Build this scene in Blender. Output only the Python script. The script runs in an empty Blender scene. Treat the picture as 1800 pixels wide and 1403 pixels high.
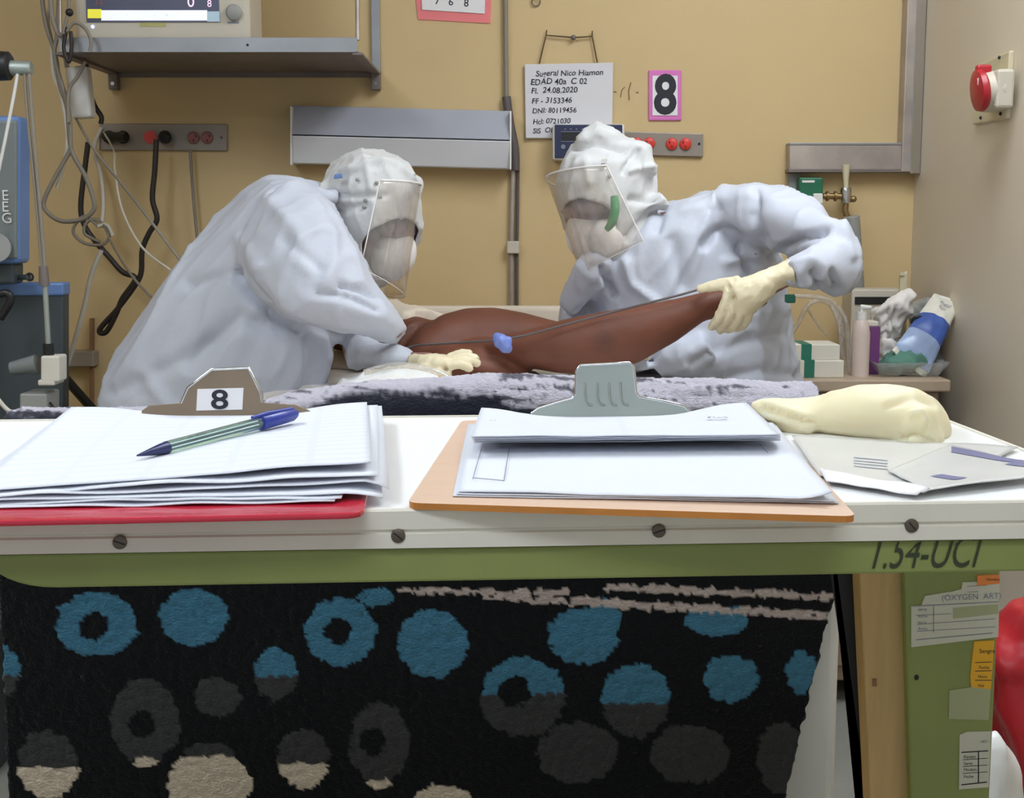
import bpy, bmesh, math, random
import numpy as np
from mathutils import Vector as V, Matrix, noise
random.seed(7)
SC = bpy.context.scene
COL = SC.collection
# ------------------------------------------------------------------ camera, light, exposure
F = 2360.0; CX = 900.0; CY = 701.5; CAM = V((0, 0, 1.15)); PITCH = math.atan(316.5/F)
cd = bpy.data.cameras.new('camera'); cam = bpy.data.objects.new('camera', cd); COL.objects.link(cam)
cd.sensor_width = 36; cd.lens = F*36/1800; cd.clip_start = .02
cam.location = CAM; cam.rotation_euler = (math.pi/2-PITCH, 0, 0); SC.camera = cam
SC.view_settings.view_transform = 'Standard'; SC.view_settings.look = 'None'
SC.view_settings.gamma = 1; SC.view_settings.exposure = 0.0
W = bpy.data.worlds.new('world'); SC.world = W; W.use_nodes = True
W.node_tree.nodes['Background'].inputs[0].default_value = (.80, .90, 1.0, 1)
W.node_tree.nodes['Background'].inputs[1].default_value = .50
LAMPS = [((.74, 2.05, 2.52), (.62, 1.25), 13.0), ((-1.35, .95, 2.52), (.62, 1.25), 14.0), ((-.2, -.6, 2.52), (1.25, .62), 9.0)]   # ceiling troffer over the bed, then two added fill panels: place, size, strength
YW = 3.60      # back wall
XR = 1.065     # right wall

# ------------------------------------------------------------------ pixel <-> place
FW = V((0, math.cos(PITCH), -math.sin(PITCH))); UP = V((0, math.sin(PITCH), math.cos(PITCH)))
def ray(px, py): return FW + V((1, 0, 0))*((px-CX)/F) + UP*((CY-py)/F)
def P(px, py, Y):
    d = ray(px, py); return CAM + d*(Y/d.y)
def onZ(px, py, z):
    d = ray(px, py); return CAM + d*((z-CAM.z)/d.z)
def onX(px, py, x):
    d = ray(px, py); return CAM + d*((x-CAM.x)/d.x)
def project(co):   # n x 3 -> pixels
    r = co - np.array(CAM); dz = r @ np.array(FW)
    return np.stack([CX+F*r[:, 0]/dz, CY-F*(r @ np.array(UP))/dz], 1)

# ------------------------------------------------------------------ materials
def lin(c): return tuple(((x/255)/12.92 if x/255 <= .04045 else ((x/255+.055)/1.055)**2.4) for x in c)
MATS = {}
def mat(name, col, rough=.5, metal=0., var=.06, vs=8., bump=0., bs=60., emit=0., trans=0., alpha=1., sss=0., sheen=0., coat=0., dirt=None, stretch=None):
    m = bpy.data.materials.new(name); m.use_nodes = True; MATS[name] = m
    nt = m.node_tree; b = nt.nodes['Principled BSDF']; L = nt.links.new
    tc = nt.nodes.new('ShaderNodeTexCoord'); mp = nt.nodes.new('ShaderNodeMapping'); L(tc.outputs['Object'], mp.inputs[0])
    if stretch: mp.inputs['Scale'].default_value = stretch
    n = nt.nodes.new('ShaderNodeTexNoise'); n.inputs['Scale'].default_value = vs; n.inputs['Detail'].default_value = 6
    L(mp.outputs[0], n.inputs['Vector'])
    r = nt.nodes.new('ShaderNodeValToRGB'); c = lin(col)
    r.color_ramp.elements[0].position = .3; r.color_ramp.elements[1].position = .7
    r.color_ramp.elements[0].color = tuple(x*(1-var) for x in c)+(1,); r.color_ramp.elements[1].color = tuple(min(1, x*(1+var)) for x in c)+(1,)
    if dirt: r.color_ramp.elements[0].color = lin(dirt)+(1,)
    L(n.outputs[0], r.inputs[0]); L(r.outputs[0], b.inputs['Base Color'])
    b.inputs['Roughness'].default_value = rough; b.inputs['Metallic'].default_value = metal
    b.inputs['Transmission Weight'].default_value = trans; b.inputs['Alpha'].default_value = alpha
    b.inputs['Sheen Weight'].default_value = sheen; b.inputs['Coat Weight'].default_value = coat
    if sss:
        b.inputs['Subsurface Weight'].default_value = sss; b.inputs['Subsurface Radius'].default_value = (.02, .015, .01); b.inputs['Subsurface Scale'].default_value = 1
    if emit:
        L(r.outputs[0], b.inputs['Emission Color']); b.inputs['Emission Strength'].default_value = emit
    if bump:
        n2 = nt.nodes.new('ShaderNodeTexNoise'); n2.inputs['Scale'].default_value = bs; n2.inputs['Detail'].default_value = 5
        L(mp.outputs[0], n2.inputs['Vector'])
        bp = nt.nodes.new('ShaderNodeBump'); bp.inputs['Strength'].default_value = bump; bp.inputs['Distance'].default_value = .01
        L(n2.outputs[0], bp.inputs['Height']); L(bp.outputs[0], b.inputs['Normal'])
    return m
def clearmat(name, tint=(255, 255, 255), op=.08, rough=.03):
    m = bpy.data.materials.new(name); m.use_nodes = True; MATS[name] = m; nt = m.node_tree; nt.nodes.clear(); L = nt.links.new
    o = nt.nodes.new('ShaderNodeOutputMaterial'); t = nt.nodes.new('ShaderNodeBsdfTransparent'); t.inputs[0].default_value = lin(tint)+(1,)
    g = nt.nodes.new('ShaderNodeBsdfGlossy'); g.inputs['Roughness'].default_value = rough
    d = nt.nodes.new('ShaderNodeBsdfDiffuse'); d.inputs[0].default_value = lin((225, 225, 225))+(1,)
    n = nt.nodes.new('ShaderNodeTexNoise'); n.inputs['Scale'].default_value = 12
    mth = nt.nodes.new('ShaderNodeMath'); mth.operation = 'MULTIPLY'; mth.inputs[1].default_value = op*2; L(n.outputs[0], mth.inputs[0])
    m1 = nt.nodes.new('ShaderNodeMixShader'); L(mth.outputs[0], m1.inputs[0]); L(t.outputs[0], m1.inputs[1]); L(d.outputs[0], m1.inputs[2])
    lw = nt.nodes.new('ShaderNodeLayerWeight'); lw.inputs[0].default_value = .25; fr = nt.nodes.new('ShaderNodeMapRange'); fr.inputs['To Min'].default_value = .035; fr.inputs['To Max'].default_value = .35; L(lw.outputs['Facing'], fr.inputs['Value'])
    m2 = nt.nodes.new('ShaderNodeMixShader'); L(fr.outputs[0], m2.inputs[0]); L(m1.outputs[0], m2.inputs[1]); L(g.outputs[0], m2.inputs[2])
    L(m2.outputs[0], o.inputs[0]); return m
mat('wall_yellow', (206, 180, 132), .55, var=.03, vs=3, bump=.08, bs=25)
mat('wall_cream', (214, 202, 182), .5, var=.03, vs=2.5, bump=.05, bs=25)
mat('floor_vinyl', (150, 150, 142), .35, var=.08, vs=5)
mat('ceiling_white', (225, 225, 222), .8, var=.02)
mat('lamp_glow', (240, 247, 255), .5, var=.01, emit=1)
mat('steel_grey', (150, 152, 156), .42, .55, var=.14, vs=6, bump=.05, bs=40)
mat('steel_worn', (176, 166, 158), .4, .5, var=.22, vs=9, bump=.08)
mat('steel_dark', (120, 110, 106), .5, .2, var=.15)
mat('clip_silver', (170, 178, 172), .45, .7, var=.06, vs=20, bump=.03)
mat('clip_bronze', (150, 132, 112), .42, .7, var=.15, vs=14, bump=.05)
mat('chrome', (205, 205, 205), .15, 1, var=.03)
mat('paint_grey', (163, 166, 178), .45, var=.03)
mat('diffuser', (206, 206, 210), .5, var=.02)
mat('plastic_beige', (196, 188, 172), .45, var=.04)
mat('plastic_white', (226, 224, 220), .4, var=.03)
mat('plastic_grey', (150, 150, 146), .45, var=.05)
mat('plate_taupe', (148, 138, 128), .4, .2, var=.05)
mat('plate_cream', (200, 190, 160), .4, var=.05)
mat('black', (26, 26, 28), .45, var=.1)
mat('code_green', (50, 60, 38), .6, var=.2, vs=90)
mat('ink', (30, 30, 42), .6, var=.1)
mat('ink_soft', (128, 132, 146), .7, var=.1)
mat('text_grey', (168, 170, 176), .6, var=.1)
mat('navy', (44, 50, 84), .35, var=.08)
mat('socket_red', (224, 64, 54), .4, var=.05)
mat('socket_dull', (146, 92, 86), .5, var=.1)
mat('cap_red', (170, 32, 44), .35, var=.06)
mat('pink', (216, 120, 188), .6, var=.06)
mat('pink_red', (236, 128, 132), .6, var=.06)
mat('card_white', (232, 230, 232), .6, var=.02)
mat('board_white', (214, 212, 216), .4, var=.03)
mat('string_brown', (96, 78, 52), .8, var=.15)
mat('pencil', (140, 104, 74), .8, var=.1)
mat('blue_housing', (98, 128, 178), .4, var=.05)
mat('machine_grey', (118, 124, 124), .45, var=.06)
mat('machine_dark', (60, 68, 72), .5, var=.08)
mat('cable_grey', (136, 128, 116), .55, var=.06)
mat('cable_white', (206, 200, 188), .5, var=.04)
mat('cable_black', (40, 32, 28), .5, var=.1)
mat('screen_dark', (70, 72, 92), .25, var=.2, vs=4, emit=.25)
mat('screen_white', (214, 218, 246), .3, var=.03, emit=.75)
mat('screen_yellow', (226, 218, 60), .3, var=.03, emit=.45)
mat('screen_teal', (150, 172, 184), .3, var=.03, emit=.45)
mat('screen_pink', (236, 200, 226), .3, var=.02, emit=.8)
mat('sticker_olive', (176, 170, 110), .5, var=.05)
mat('coverall', (194, 198, 210), .62, var=.035, vs=5, bump=.25, bs=22)
mat('hood_white', (206, 206, 206), .6, var=.03, vs=9, bump=.3, bs=30)
mat('skin_face', (142, 104, 100), .5, var=.08)
mat('skin_leg', (106, 60, 42), .6, var=.16, vs=9, bump=.04, bs=90)
mat('eye_white', (225, 220, 214), .2, var=.02)
mat('mask_white', (232, 228, 226), .7, var=.02, bump=.1, bs=150)
mat('strap_green', (56, 150, 84), .6, var=.08)
mat('goggle', (150, 128, 130), .2, var=.05)
mat('glove_latex', (226, 214, 182), .5, var=.04, vs=18, bump=.25, bs=40, sss=.06)
mat('sheet_cream', (222, 208, 190), .8, var=.03, bump=.15, bs=18)
mat('sheet_white', (226, 220, 214), .8, var=.03, bump=.2, bs=20)
mat('bed_white', (216, 214, 206), .45, var=.03)
mat('laminate', (246, 247, 247), .3, var=.015, vs=14)
mat('trim_paint', (228, 223, 210), .4, var=.03, vs=20)
mat('green_paint', (136, 146, 82), .45, var=.06, vs=12, bump=.04)
mat('screw', (112, 102, 90), .45, .7, var=.15, vs=60)
mat('wood_pale', (198, 164, 108), .55, var=.09, vs=10, stretch=(10, 10, 1), bump=.05)
mat('board_wood', (214, 182, 158), .5, var=.05, vs=40, stretch=(1, 12, 1))
mat('board_edge', (196, 126, 54), .5, var=.12, vs=30)
mat('red_gloss', (196, 34, 58), .22, var=.06, coat=.4)
mat('pen_blue', (44, 62, 158), .3, var=.05)
mat('pen_navy', (36, 44, 92), .35, var=.05)
mat('pen_clear', (206, 240, 226), .1, var=.03, trans=.9)
mat('latex_balloon', (236, 226, 190), .6, var=.03, vs=6, sss=.45)
mat('leaflet_grey', (214, 214, 212), .25, var=.03)
mat('leaflet_blue', (108, 112, 160), .3, var=.06)
mat('label_paper', (206, 204, 186), .6, var=.05)
mat('tag_orange', (236, 138, 66), .6, var=.05)
mat('tag_yellow', (232, 172, 40), .6, var=.05)
mat('tape', (168, 172, 132), .3, var=.06)
mat('bag_red', (176, 24, 36), .4, var=.1, bump=.2, bs=14)
mat('bag_white', (224, 224, 222), .45, var=.03, bump=.25, bs=20)
mat('cabinet_wood', (146, 124, 104), .5, var=.06, vs=6, stretch=(1, 1, 6))
mat('cabinet_top', (170, 150, 128), .45, var=.05)
mat('carton_white', (214, 208, 194), .6, var=.04)
mat('carton_green', (38, 112, 92), .5, var=.06)
mat('bottle_pink', (204, 186, 176), .5, var=.05)
mat('purple', (112, 58, 116), .5, var=.06)
mat('pack_white', (224, 220, 206), .35, var=.05, bump=.2, bs=30)
mat('pack_pale', (150, 168, 200), .3, var=.2, vs=16, bump=.2, bs=30)
mat('pack_blue', (70, 98, 172), .35, var=.25, vs=14, bump=.2, bs=30)
mat('green_cloth', (84, 128, 112), .8, var=.15, bump=.3)
mat('gas_green', (30, 104, 74), .4, var=.1)
mat('brass', (150, 124, 84), .35, .7, var=.1)
mat('tube_blue', (112, 130, 196), .4, var=.06)
mat('tube_dark', (92, 84, 84), .4, var=.05)
mat('hair_dark', (52, 42, 36), .7, var=.2)
mat('amber', (196, 160, 62), .3, var=.08)
def bruise(m, c, rad):
    nt = m.node_tree; b = nt.nodes['Principled BSDF']; L = nt.links.new
    g = nt.nodes.new('ShaderNodeNewGeometry'); d = nt.nodes.new('ShaderNodeVectorMath'); d.operation = 'DISTANCE'; d.inputs[1].default_value = c; L(g.outputs['Position'], d.inputs[0])
    n = nt.nodes.new('ShaderNodeTexNoise'); n.inputs['Scale'].default_value = 30
    a = nt.nodes.new('ShaderNodeMath'); a.operation = 'MULTIPLY_ADD'; a.inputs[1].default_value = .03; L(n.outputs[0], a.inputs[0]); L(d.outputs['Value'], a.inputs[2])
    r_ = nt.nodes.new('ShaderNodeMapRange'); r_.inputs['From Min'].default_value = rad*.5; r_.inputs['From Max'].default_value = rad*1.6; r_.inputs['To Min'].default_value = .7; r_.inputs['To Max'].default_value = 0; L(a.outputs[0], r_.inputs['Value'])
    mx = nt.nodes.new('ShaderNodeMix'); mx.data_type = 'RGBA'; L(r_.outputs[0], mx.inputs[0]); L(b.inputs['Base Color'].links[0].from_socket, mx.inputs[6]); mx.inputs[7].default_value = lin((66, 42, 38))+(1,)
    L(mx.outputs[2], b.inputs['Base Color'])
bruise(MATS['skin_leg'], P(1060, 598, 2.60), .03)
clearmat('shield', (250, 247, 244), .10, .04)
clearmat('film', (238, 240, 238), .22, .12)
clearmat('tubing', (245, 240, 228), .3, .1)

# paper: faint ruled form printed through UV
def papermat(name, ux, uy, amt):
    m = mat(name, (220, 223, 232), .75, var=.012, vs=10); nt = m.node_tree; b = nt.nodes['Principled BSDF']; L = nt.links.new
    tc = nt.nodes.new('ShaderNodeTexCoord'); mp = nt.nodes.new('ShaderNodeMapping'); L(tc.outputs['UV'], mp.inputs[0])
    br = nt.nodes.new('ShaderNodeTexBrick'); br.offset = 0; br.inputs['Scale'].default_value = 1; br.inputs['Mortar Size'].default_value = .012
    br.inputs['Brick Width'].default_value = ux; br.inputs['Row Height'].default_value = uy
    br.inputs['Color1'].default_value = br.inputs['Color2'].default_value = (0, 0, 0, 1); br.inputs['Mortar'].default_value = (amt, amt, amt, 1)
    mp.inputs['Scale'].default_value = (1, 1, 1); L(mp.outputs[0], br.inputs['Vector'])
    mx = nt.nodes.new('ShaderNodeMix'); mx.data_type = 'RGBA'; L(br.outputs['Color'], mx.inputs[0])
    src = b.inputs['Base Color'].links[0].from_socket; L(src, mx.inputs[6]); mx.inputs[7].default_value = lin((120, 128, 150))+(1,)
    L(mx.outputs[2], b.inputs['Base Color']); return m
papermat('paper_form', .21, .06, .07); papermat('paper', 5.0, 5.0, .0); papermat('paper_lined', .5, .045, .10)

# ------------------------------------------------------------------ mesh builder
class MB:
    def __init__(s): s.v = []; s.f = []; s.m = []
    def add(s, verts, faces, m=0):
        o = len(s.v); s.v += [V(p) for p in verts]; s.f += [tuple(i+o for i in f) for f in faces]; s.m += [m]*len(faces); return s
    def hexa(s, q, m=0):   # 8 corners: bottom 4 then top 4
        return s.add(q, [(3, 2, 1, 0), (4, 5, 6, 7), (0, 1, 5, 4), (1, 2, 6, 5), (2, 3, 7, 6), (3, 0, 4, 7)], m)
    def box(s, lo, hi, m=0):
        x0, y0, z0 = lo; x1, y1, z1 = hi
        return s.hexa([(x0, y0, z0), (x1, y0, z0), (x1, y1, z0), (x0, y1, z0), (x0, y0, z1), (x1, y0, z1), (x1, y1, z1), (x0, y1, z1)], m)
    def wbox(s, x0, y0, x1, y1, front, back, m=0, tilt=0):   # pixel rectangle on the plane Y=front, extruded back to Y=back
        a = P(x0, y1, front); b = P(x1, y1+tilt, front); c = P(x1, y0+tilt, front); d = P(x0, y0, front); k = V((0, back-front, 0))
        return s.hexa([a, b, b+k, a+k, d, c, c+k, d+k], m)
    def prism(s, pts, off, m=0, msid=None):   # closed outline (3D points) swept by offset
        n = len(pts); off = V(off)
        s.add(list(pts)+[V(p)+off for p in pts], [tuple(range(n))[::-1], tuple(range(n, 2*n))], m)
        s.add(list(pts)+[V(p)+off for p in pts], [(i, (i+1) % n, (i+1) % n+n, i+n) for i in range(n)], m if msid is None else msid); return s
    def tube(s, pts, r, n=8, m=0, cap=True, smooth=0):
        pts = [V(p) for p in pts]; rs = r if isinstance(r, (list, tuple)) else [r]*len(pts)
        if smooth: pts, rs = spline(pts, rs, smooth)
        rings = []; up = None
        for i, p in enumerate(pts):
            t = (pts[min(i+1, len(pts)-1)]-pts[max(i-1, 0)])
            t = t.normalized() if t.length > 1e-9 else V((0, 0, 1))
            if up is None: up = V((0, 0, 1)) if abs(t.z) < .9 else V((1, 0, 0))
            a = t.cross(up)
            if a.length < 1e-6: a = t.orthogonal()
            a.normalize(); up = a.cross(t).normalized()
            rings.append([p+(a*math.cos(2*math.pi*k/n)+up*math.sin(2*math.pi*k/n))*rs[i] for k in range(n)])
        return s.rings(rings, m, cap)
    def rings(s, rings, m=0, cap=True):
        n = len(rings[0]); vs = [p for r in rings for p in r]; fs = []
        for i in range(len(rings)-1):
            for k in range(n):
                a = i*n+k; b = i*n+(k+1) % n; fs.append((a, b, b+n, a+n))
        if cap: fs += [tuple(range(n))[::-1], tuple(range(len(vs)-n, len(vs)))]
        return s.add(vs, fs, m)
    def cyl(s, p0, p1, r, r1=None, n=20, m=0): return s.tube([p0, p1], [r, r if r1 is None else r1], n, m)
    def ell(s, c, r, n=16, R=None, m=0):
        c = V(c); r = V(r) if not isinstance(r, (int, float)) else V((r, r, r)); rings = []
        for i in range(1, n):
            th = math.pi*i/n; q = []
            for k in range(2*n):
                ph = math.pi*k/n; d = V((math.sin(th)*math.cos(ph)*r.x, math.sin(th)*math.sin(ph)*r.y, -math.cos(th)*r.z))
                q.append(c+(R @ d if R else d))
            rings.append(q)
        return s.rings(rings, m)
    def torus(s, c, ax, R, r, n=24, k=8, m=0):
        ax = V(ax).normalized(); a = ax.orthogonal().normalized(); b = ax.cross(a)
        pts = [V(c)+(a*math.cos(2*math.pi*i/n)+b*math.sin(2*math.pi*i/n))*R for i in range(n)]
        rings = []
        for i, p in enumerate(pts):
            o = (p-V(c)).normalized(); rings.append([p+(o*math.cos(2*math.pi*j/k)+ax*math.sin(2*math.pi*j/k))*r for j in range(k)])
        rings.append(rings[0]); return s.rings(rings, m, False)
    def grid(s, fn, nu, nv, m=0):
        vs = [fn(i/nu, j/nv) for j in range(nv+1) for i in range(nu+1)]
        return s.add(vs, [(j*(nu+1)+i, j*(nu+1)+i+1, (j+1)*(nu+1)+i+1, (j+1)*(nu+1)+i) for j in range(nv) for i in range(nu)], m)
    def sil(s, secs, n=20, k=1.0, m=0):   # each section: left pixel, right pixel, distance, half depth in metres
        rings = []
        for (l, r, D, b) in secs:
            a0 = P(*l, D); a1 = P(*r, D); c = (a0+a1)/2; h = (a1-a0)/2*k; d = (c-CAM).normalized()*b*k
            rings.append([c+h*math.cos(2*math.pi*i/n)+d*math.sin(2*math.pi*i/n) for i in range(n)])
        return s.rings(rings, m)
    def text(s, body, size, org, ex, ey, m=0, align='LEFT', jit=0, shear=0, bold=0, sx=1):
        ex = V(ex).normalized(); ey = V(ey).normalized()
        for vs, fs in glyphs(body, size, align, jit, shear, bold):
            s.add([V(org)+ex*x*sx+ey*y for x, y in vs], fs, m)
        return s
    def build(s, name, mats, parent=None, smooth=None, bevel=0, solid=0, seg=2):
        me = bpy.data.meshes.new(name)
        org = V((0, 0, 0))
        if parent is None and s.v:
            xs = [p.x for p in s.v]; ys = [p.y for p in s.v]; zs = [p.z for p in s.v]
            org = V(((min(xs)+max(xs))/2, (min(ys)+max(ys))/2, min(zs)))
        elif parent is not None: org = root_loc(parent)
        me.from_pydata([p-org for p in s.v], [], s.f)
        if isinstance(mats, str): mats = [mats]
        for q in mats: me.materials.append(MATS[q])
        me.polygons.foreach_set('material_index', s.m)
        bm = bmesh.new(); bm.from_mesh(me); bmesh.ops.remove_doubles(bm, verts=bm.verts, dist=1e-6); bmesh.ops.recalc_face_normals(bm, faces=bm.faces); bm.to_mesh(me); bm.free()
        o = bpy.data.objects.new(name, me); COL.objects.link(o)
        if parent is None: o.location = org
        else: o.parent = parent
        if bevel:
            b = o.modifiers.new('bevel', 'BEVEL'); b.width = bevel; b.segments = seg; b.limit_method = 'ANGLE'; b.angle_limit = .6
        if solid:
            b = o.modifiers.new('solid', 'SOLIDIFY'); b.thickness = solid; b.offset = 0
        if smooth is not None: shade(o, smooth)
        return o
def shade(o, ang):
    me = o.data
    if ang >= 180: me.polygons.foreach_set('use_smooth', [True]*len(me.polygons)); return
    me.polygons.foreach_set('use_smooth', [True]*len(me.polygons))
    bm = bmesh.new(); bm.from_mesh(me); lim = math.radians(ang)
    for e in bm.edges: e.smooth = not (len(e.link_faces) == 2 and e.calc_face_angle(0) > lim)
    bm.to_mesh(me); bm.free()
ROOT = {}
def root_loc(o):
    l = V((0, 0, 0))
    while o is not None: l = l + o.location; o = o.parent
    return l
def spline(pts, rs, k):
    out = []; ro = []; n = len(pts)
    for i in range(n-1):
        p0 = pts[max(i-1, 0)]; p1 = pts[i]; p2 = pts[i+1]; p3 = pts[min(i+2, n-1)]
        for j in range(k):
            t = j/k
            out.append(.5*((2*p1)+(p2-p0)*t+(2*p0-5*p1+4*p2-p3)*t*t+(3*p1-p0-3*p2+p3)*t**3)); ro.append(rs[i]*(1-t)+rs[i+1]*t)
    out.append(pts[-1]); ro.append(rs[-1]); return out, ro
_G = {}
def glyphs(body, size, align, jit, shear, bold=0):
    items = [(body, 0)]
    cu = bpy.data.curves.new('t', 'FONT'); cu.body = body; cu.size = size; cu.resolution_u = 4; cu.align_x = align; cu.shear = shear; cu.offset = bold*size
    o = bpy.data.objects.new('t', cu); COL.objects.link(o); dg = bpy.context.evaluated_depsgraph_get()
    me = bpy.data.meshes.new_from_object(o.evaluated_get(dg)); bpy.data.objects.remove(o); bpy.data.curves.remove(cu)
    vs = [(v.co.x, v.co.y) for v in me.vertices]; fs = [tuple(p.vertices) for p in me.polygons]; bpy.data.meshes.remove(me)
    if jit: vs = [(x+jit*size*noise.noise(V((x/size*.9, y/size*.9, 3))), y+jit*size*noise.noise(V((x/size*.7, y/size*.5, 9)))) for x, y in vs]
    return [(vs, fs)]
def thing(name, label, cat, loc=(0, 0, 0), group=None):
    o = bpy.data.objects.new(name, None); COL.objects.link(o); o.location = loc; o.empty_display_size = .05
    return tag(o, label, cat, group)
def tag(o, label, cat, group=None):
    o['label'] = label; o['category'] = cat
    if group: o['group'] = group
    return o
def struct(o, label=None):
    o['kind'] = 'structure'
    if label: o['label'] = label; o['category'] = label.split()[-1]
    return o
def remesh(mb, name, mats, vox, parent=None, smooth_it=4, sm=.5):
    o = mb.build('tmp', mats, None)
    r = o.modifiers.new('r', 'REMESH'); r.mode = 'VOXEL'; r.voxel_size = vox
    s = o.modifiers.new('s', 'SMOOTH'); s.iterations = smooth_it; s.factor = sm
    dg = bpy.context.evaluated_depsgraph_get(); me = bpy.data.meshes.new_from_object(o.evaluated_get(dg))
    loc = o.location.copy(); old = o.data; bpy.data.objects.remove(o); bpy.data.meshes.remove(old)
    me.name = name; org = root_loc(parent) if parent else loc
    me.transform(Matrix.Translation(loc-org))
    me.materials.clear()
    for q in ([mats] if isinstance(mats, str) else mats): me.materials.append(MATS[q])
    me.polygons.foreach_set('use_smooth', [True]*len(me.polygons)); me.polygons.foreach_set('material_index', [0]*len(me.polygons))
    o = bpy.data.objects.new(name, me); COL.objects.link(o)
    if parent: o.parent = parent
    else: o.location = loc
    return o
def world_co(o):
    me = o.data; n = len(me.vertices); a = np.empty(n*3); me.vertices.foreach_get('co', a); org = root_loc(o)
    nn = np.empty(n*3); me.vertices.foreach_get('normal', nn)
    return a.reshape(-1, 3)+np.array(org), nn.reshape(-1, 3), org
def setco(o, w, org):
    o.data.vertices.foreach_set('co', (w-np.array(org)).ravel()); o.data.update()
def crumple(o, amp=.006, sc=7, fine=.002, creases=(), seed=0, zs=.7, along=None, pw=3):
    w, nn, org = world_co(o); d = np.zeros(len(w))
    for i, c in enumerate(w):
        if along is not None: c = c-np.array(along)*(.62*float(np.dot(c, along)))
        q = V((c[0]*sc+seed, c[1]*sc, c[2]*sc*zs)); q2 = q*2.7
        a = 1-abs(noise.noise(q+noise.noise_vector(q*.6)*.8)); b = 1-abs(noise.noise(q2+V((5, 1, 2))))
        d[i] = amp*(a**pw-.45)*2+fine*(b**pw-.45)*2
    if creases:
        px = project(w); facing = np.clip(-(nn*((w-np.array(CAM))/np.linalg.norm(w-np.array(CAM), axis=1)[:, None])).sum(1)*2.5, 0, 1)
        for poly, wd, h in creases:
            best = np.full(len(w), 1e9)
            for (a, b) in zip(poly[:-1], poly[1:]):
                a = np.array(a, float); b = np.array(b, float); t = np.clip(((px-a) @ (b-a))/((b-a) @ (b-a)), 0, 1)
                best = np.minimum(best, np.linalg.norm(px-(a+t[:, None]*(b-a)), axis=1))
            d += 1.5*h*np.exp(-(best/wd)**2)*facing
    setco(o, w+nn*d[:, None], org)

# ------------------------------------------------------------------ room shell
XL = -2.6; YB = -1.6; ZC = 2.60
def slab(lo, hi, name, m): return struct(MB().box(lo, hi).build(name, m))
slab((XL-.1, YW, 0), (XR+.1, YW+.1, ZC), 'wall_back', 'wall_yellow')
slab((XR, YB, 0), (XR+.1, YW, ZC), 'wall_right', 'wall_cream')
slab((XL-.1, YB, 0), (XL, YW, ZC), 'wall_left', 'wall_yellow')
slab((XL-.1, YB, -.1), (XR+.1, YW+.1, 0), 'floor', 'floor_vinyl')
slab((XL-.1, YB, ZC), (XR+.1, YW+.1, ZC+.1), 'ceiling', 'ceiling_white')
for i, (c, s, e) in enumerate(LAMPS):
    t = thing('light_panel', ['recessed ceiling light panel above the bed', 'added fill light panel on the ceiling left of the table', 'added front fill light panel on the ceiling behind the camera'][i], 'light', c, 'ceiling lights')  # second and third panels are added fill for the left side and front faces
    z1 = ZC
    f = MB()
    x, y, z = c; a, b = s[0]/2, s[1]/2
    for lo, hi in (((x-a-.03, y-b-.03, z), (x+a+.03, y-b, z1)), ((x-a-.03, y+b, z), (x+a+.03, y+b+.03, z1)), ((x-a-.03, y-b, z), (x-a, y+b, z1)), ((x+a, y-b, z), (x+a+.03, y+b, z1))): f.box(lo, hi)
    f.build('frame', 'plastic_white', t)
    g = 'lamp_glow_%d' % i; mat(g, (236, 245, 255), .5, var=.01, emit=e)
    MB().box((x-a, y-b, z+.01), (x+a, y+b, z+.03)).build('diffuser', g, t)

# pencil scribble on the yellow wall
def wline(mb, pts, r, d=.0015, m=0, n=6): mb.tube([P(x, y, YW-d) for x, y in pts], r, n, m)
o = MB(); wline(o, [(1079, 161), (1084, 162)], .0012); wline(o, [(1091, 171), (1093, 158), (1098, 153)], .0012); wline(o, [(1106, 176), (1105, 160), (1109, 145)], .0015); wline(o, [(1118, 163), (1122, 162)], .0011)
tag(o.build('pencil_mark', 'pencil'), 'thin brown pencil scribble on the yellow wall beside the number card', 'marking')

# ------------------------------------------------------------------ wall fixtures
# thin pipe down the wall
t = thing('wall_pipe', 'thin grey vertical pipe down the yellow wall beside the bed lamp', 'pipe', P(897, 540, YW-.01))
MB().tube([P(x, y, YW-.012) for x, y in [(888, -60), (889, 60), (890, 175)]], .0065, 10).build('upper_pipe', 'cable_grey', t, 60)
MB().tube([P(x, y, YW-.016) for x, y in [(890, 170), (896, 215), (905, 262), (906, 300)]], .012, 10, smooth=4).build('sleeve', 'tube_dark', t, 60)
MB().tube([P(x, y, YW-.012) for x, y in [(902, 290), (899, 420), (900, 780)]], .007, 10).build('lower_pipe', 'steel_worn', t, 60)
MB().tube([P(x, y, YW-.01) for x, y in [(911, 290), (909, 420), (909, 780)]], .004, 8).build('side_pipe', 'tube_dark', t, 60)
MB().wbox(891, 424, 913, 446, YW-.03, YW).build('junction_clip', 'plastic_beige', t, bevel=.003)
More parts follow.
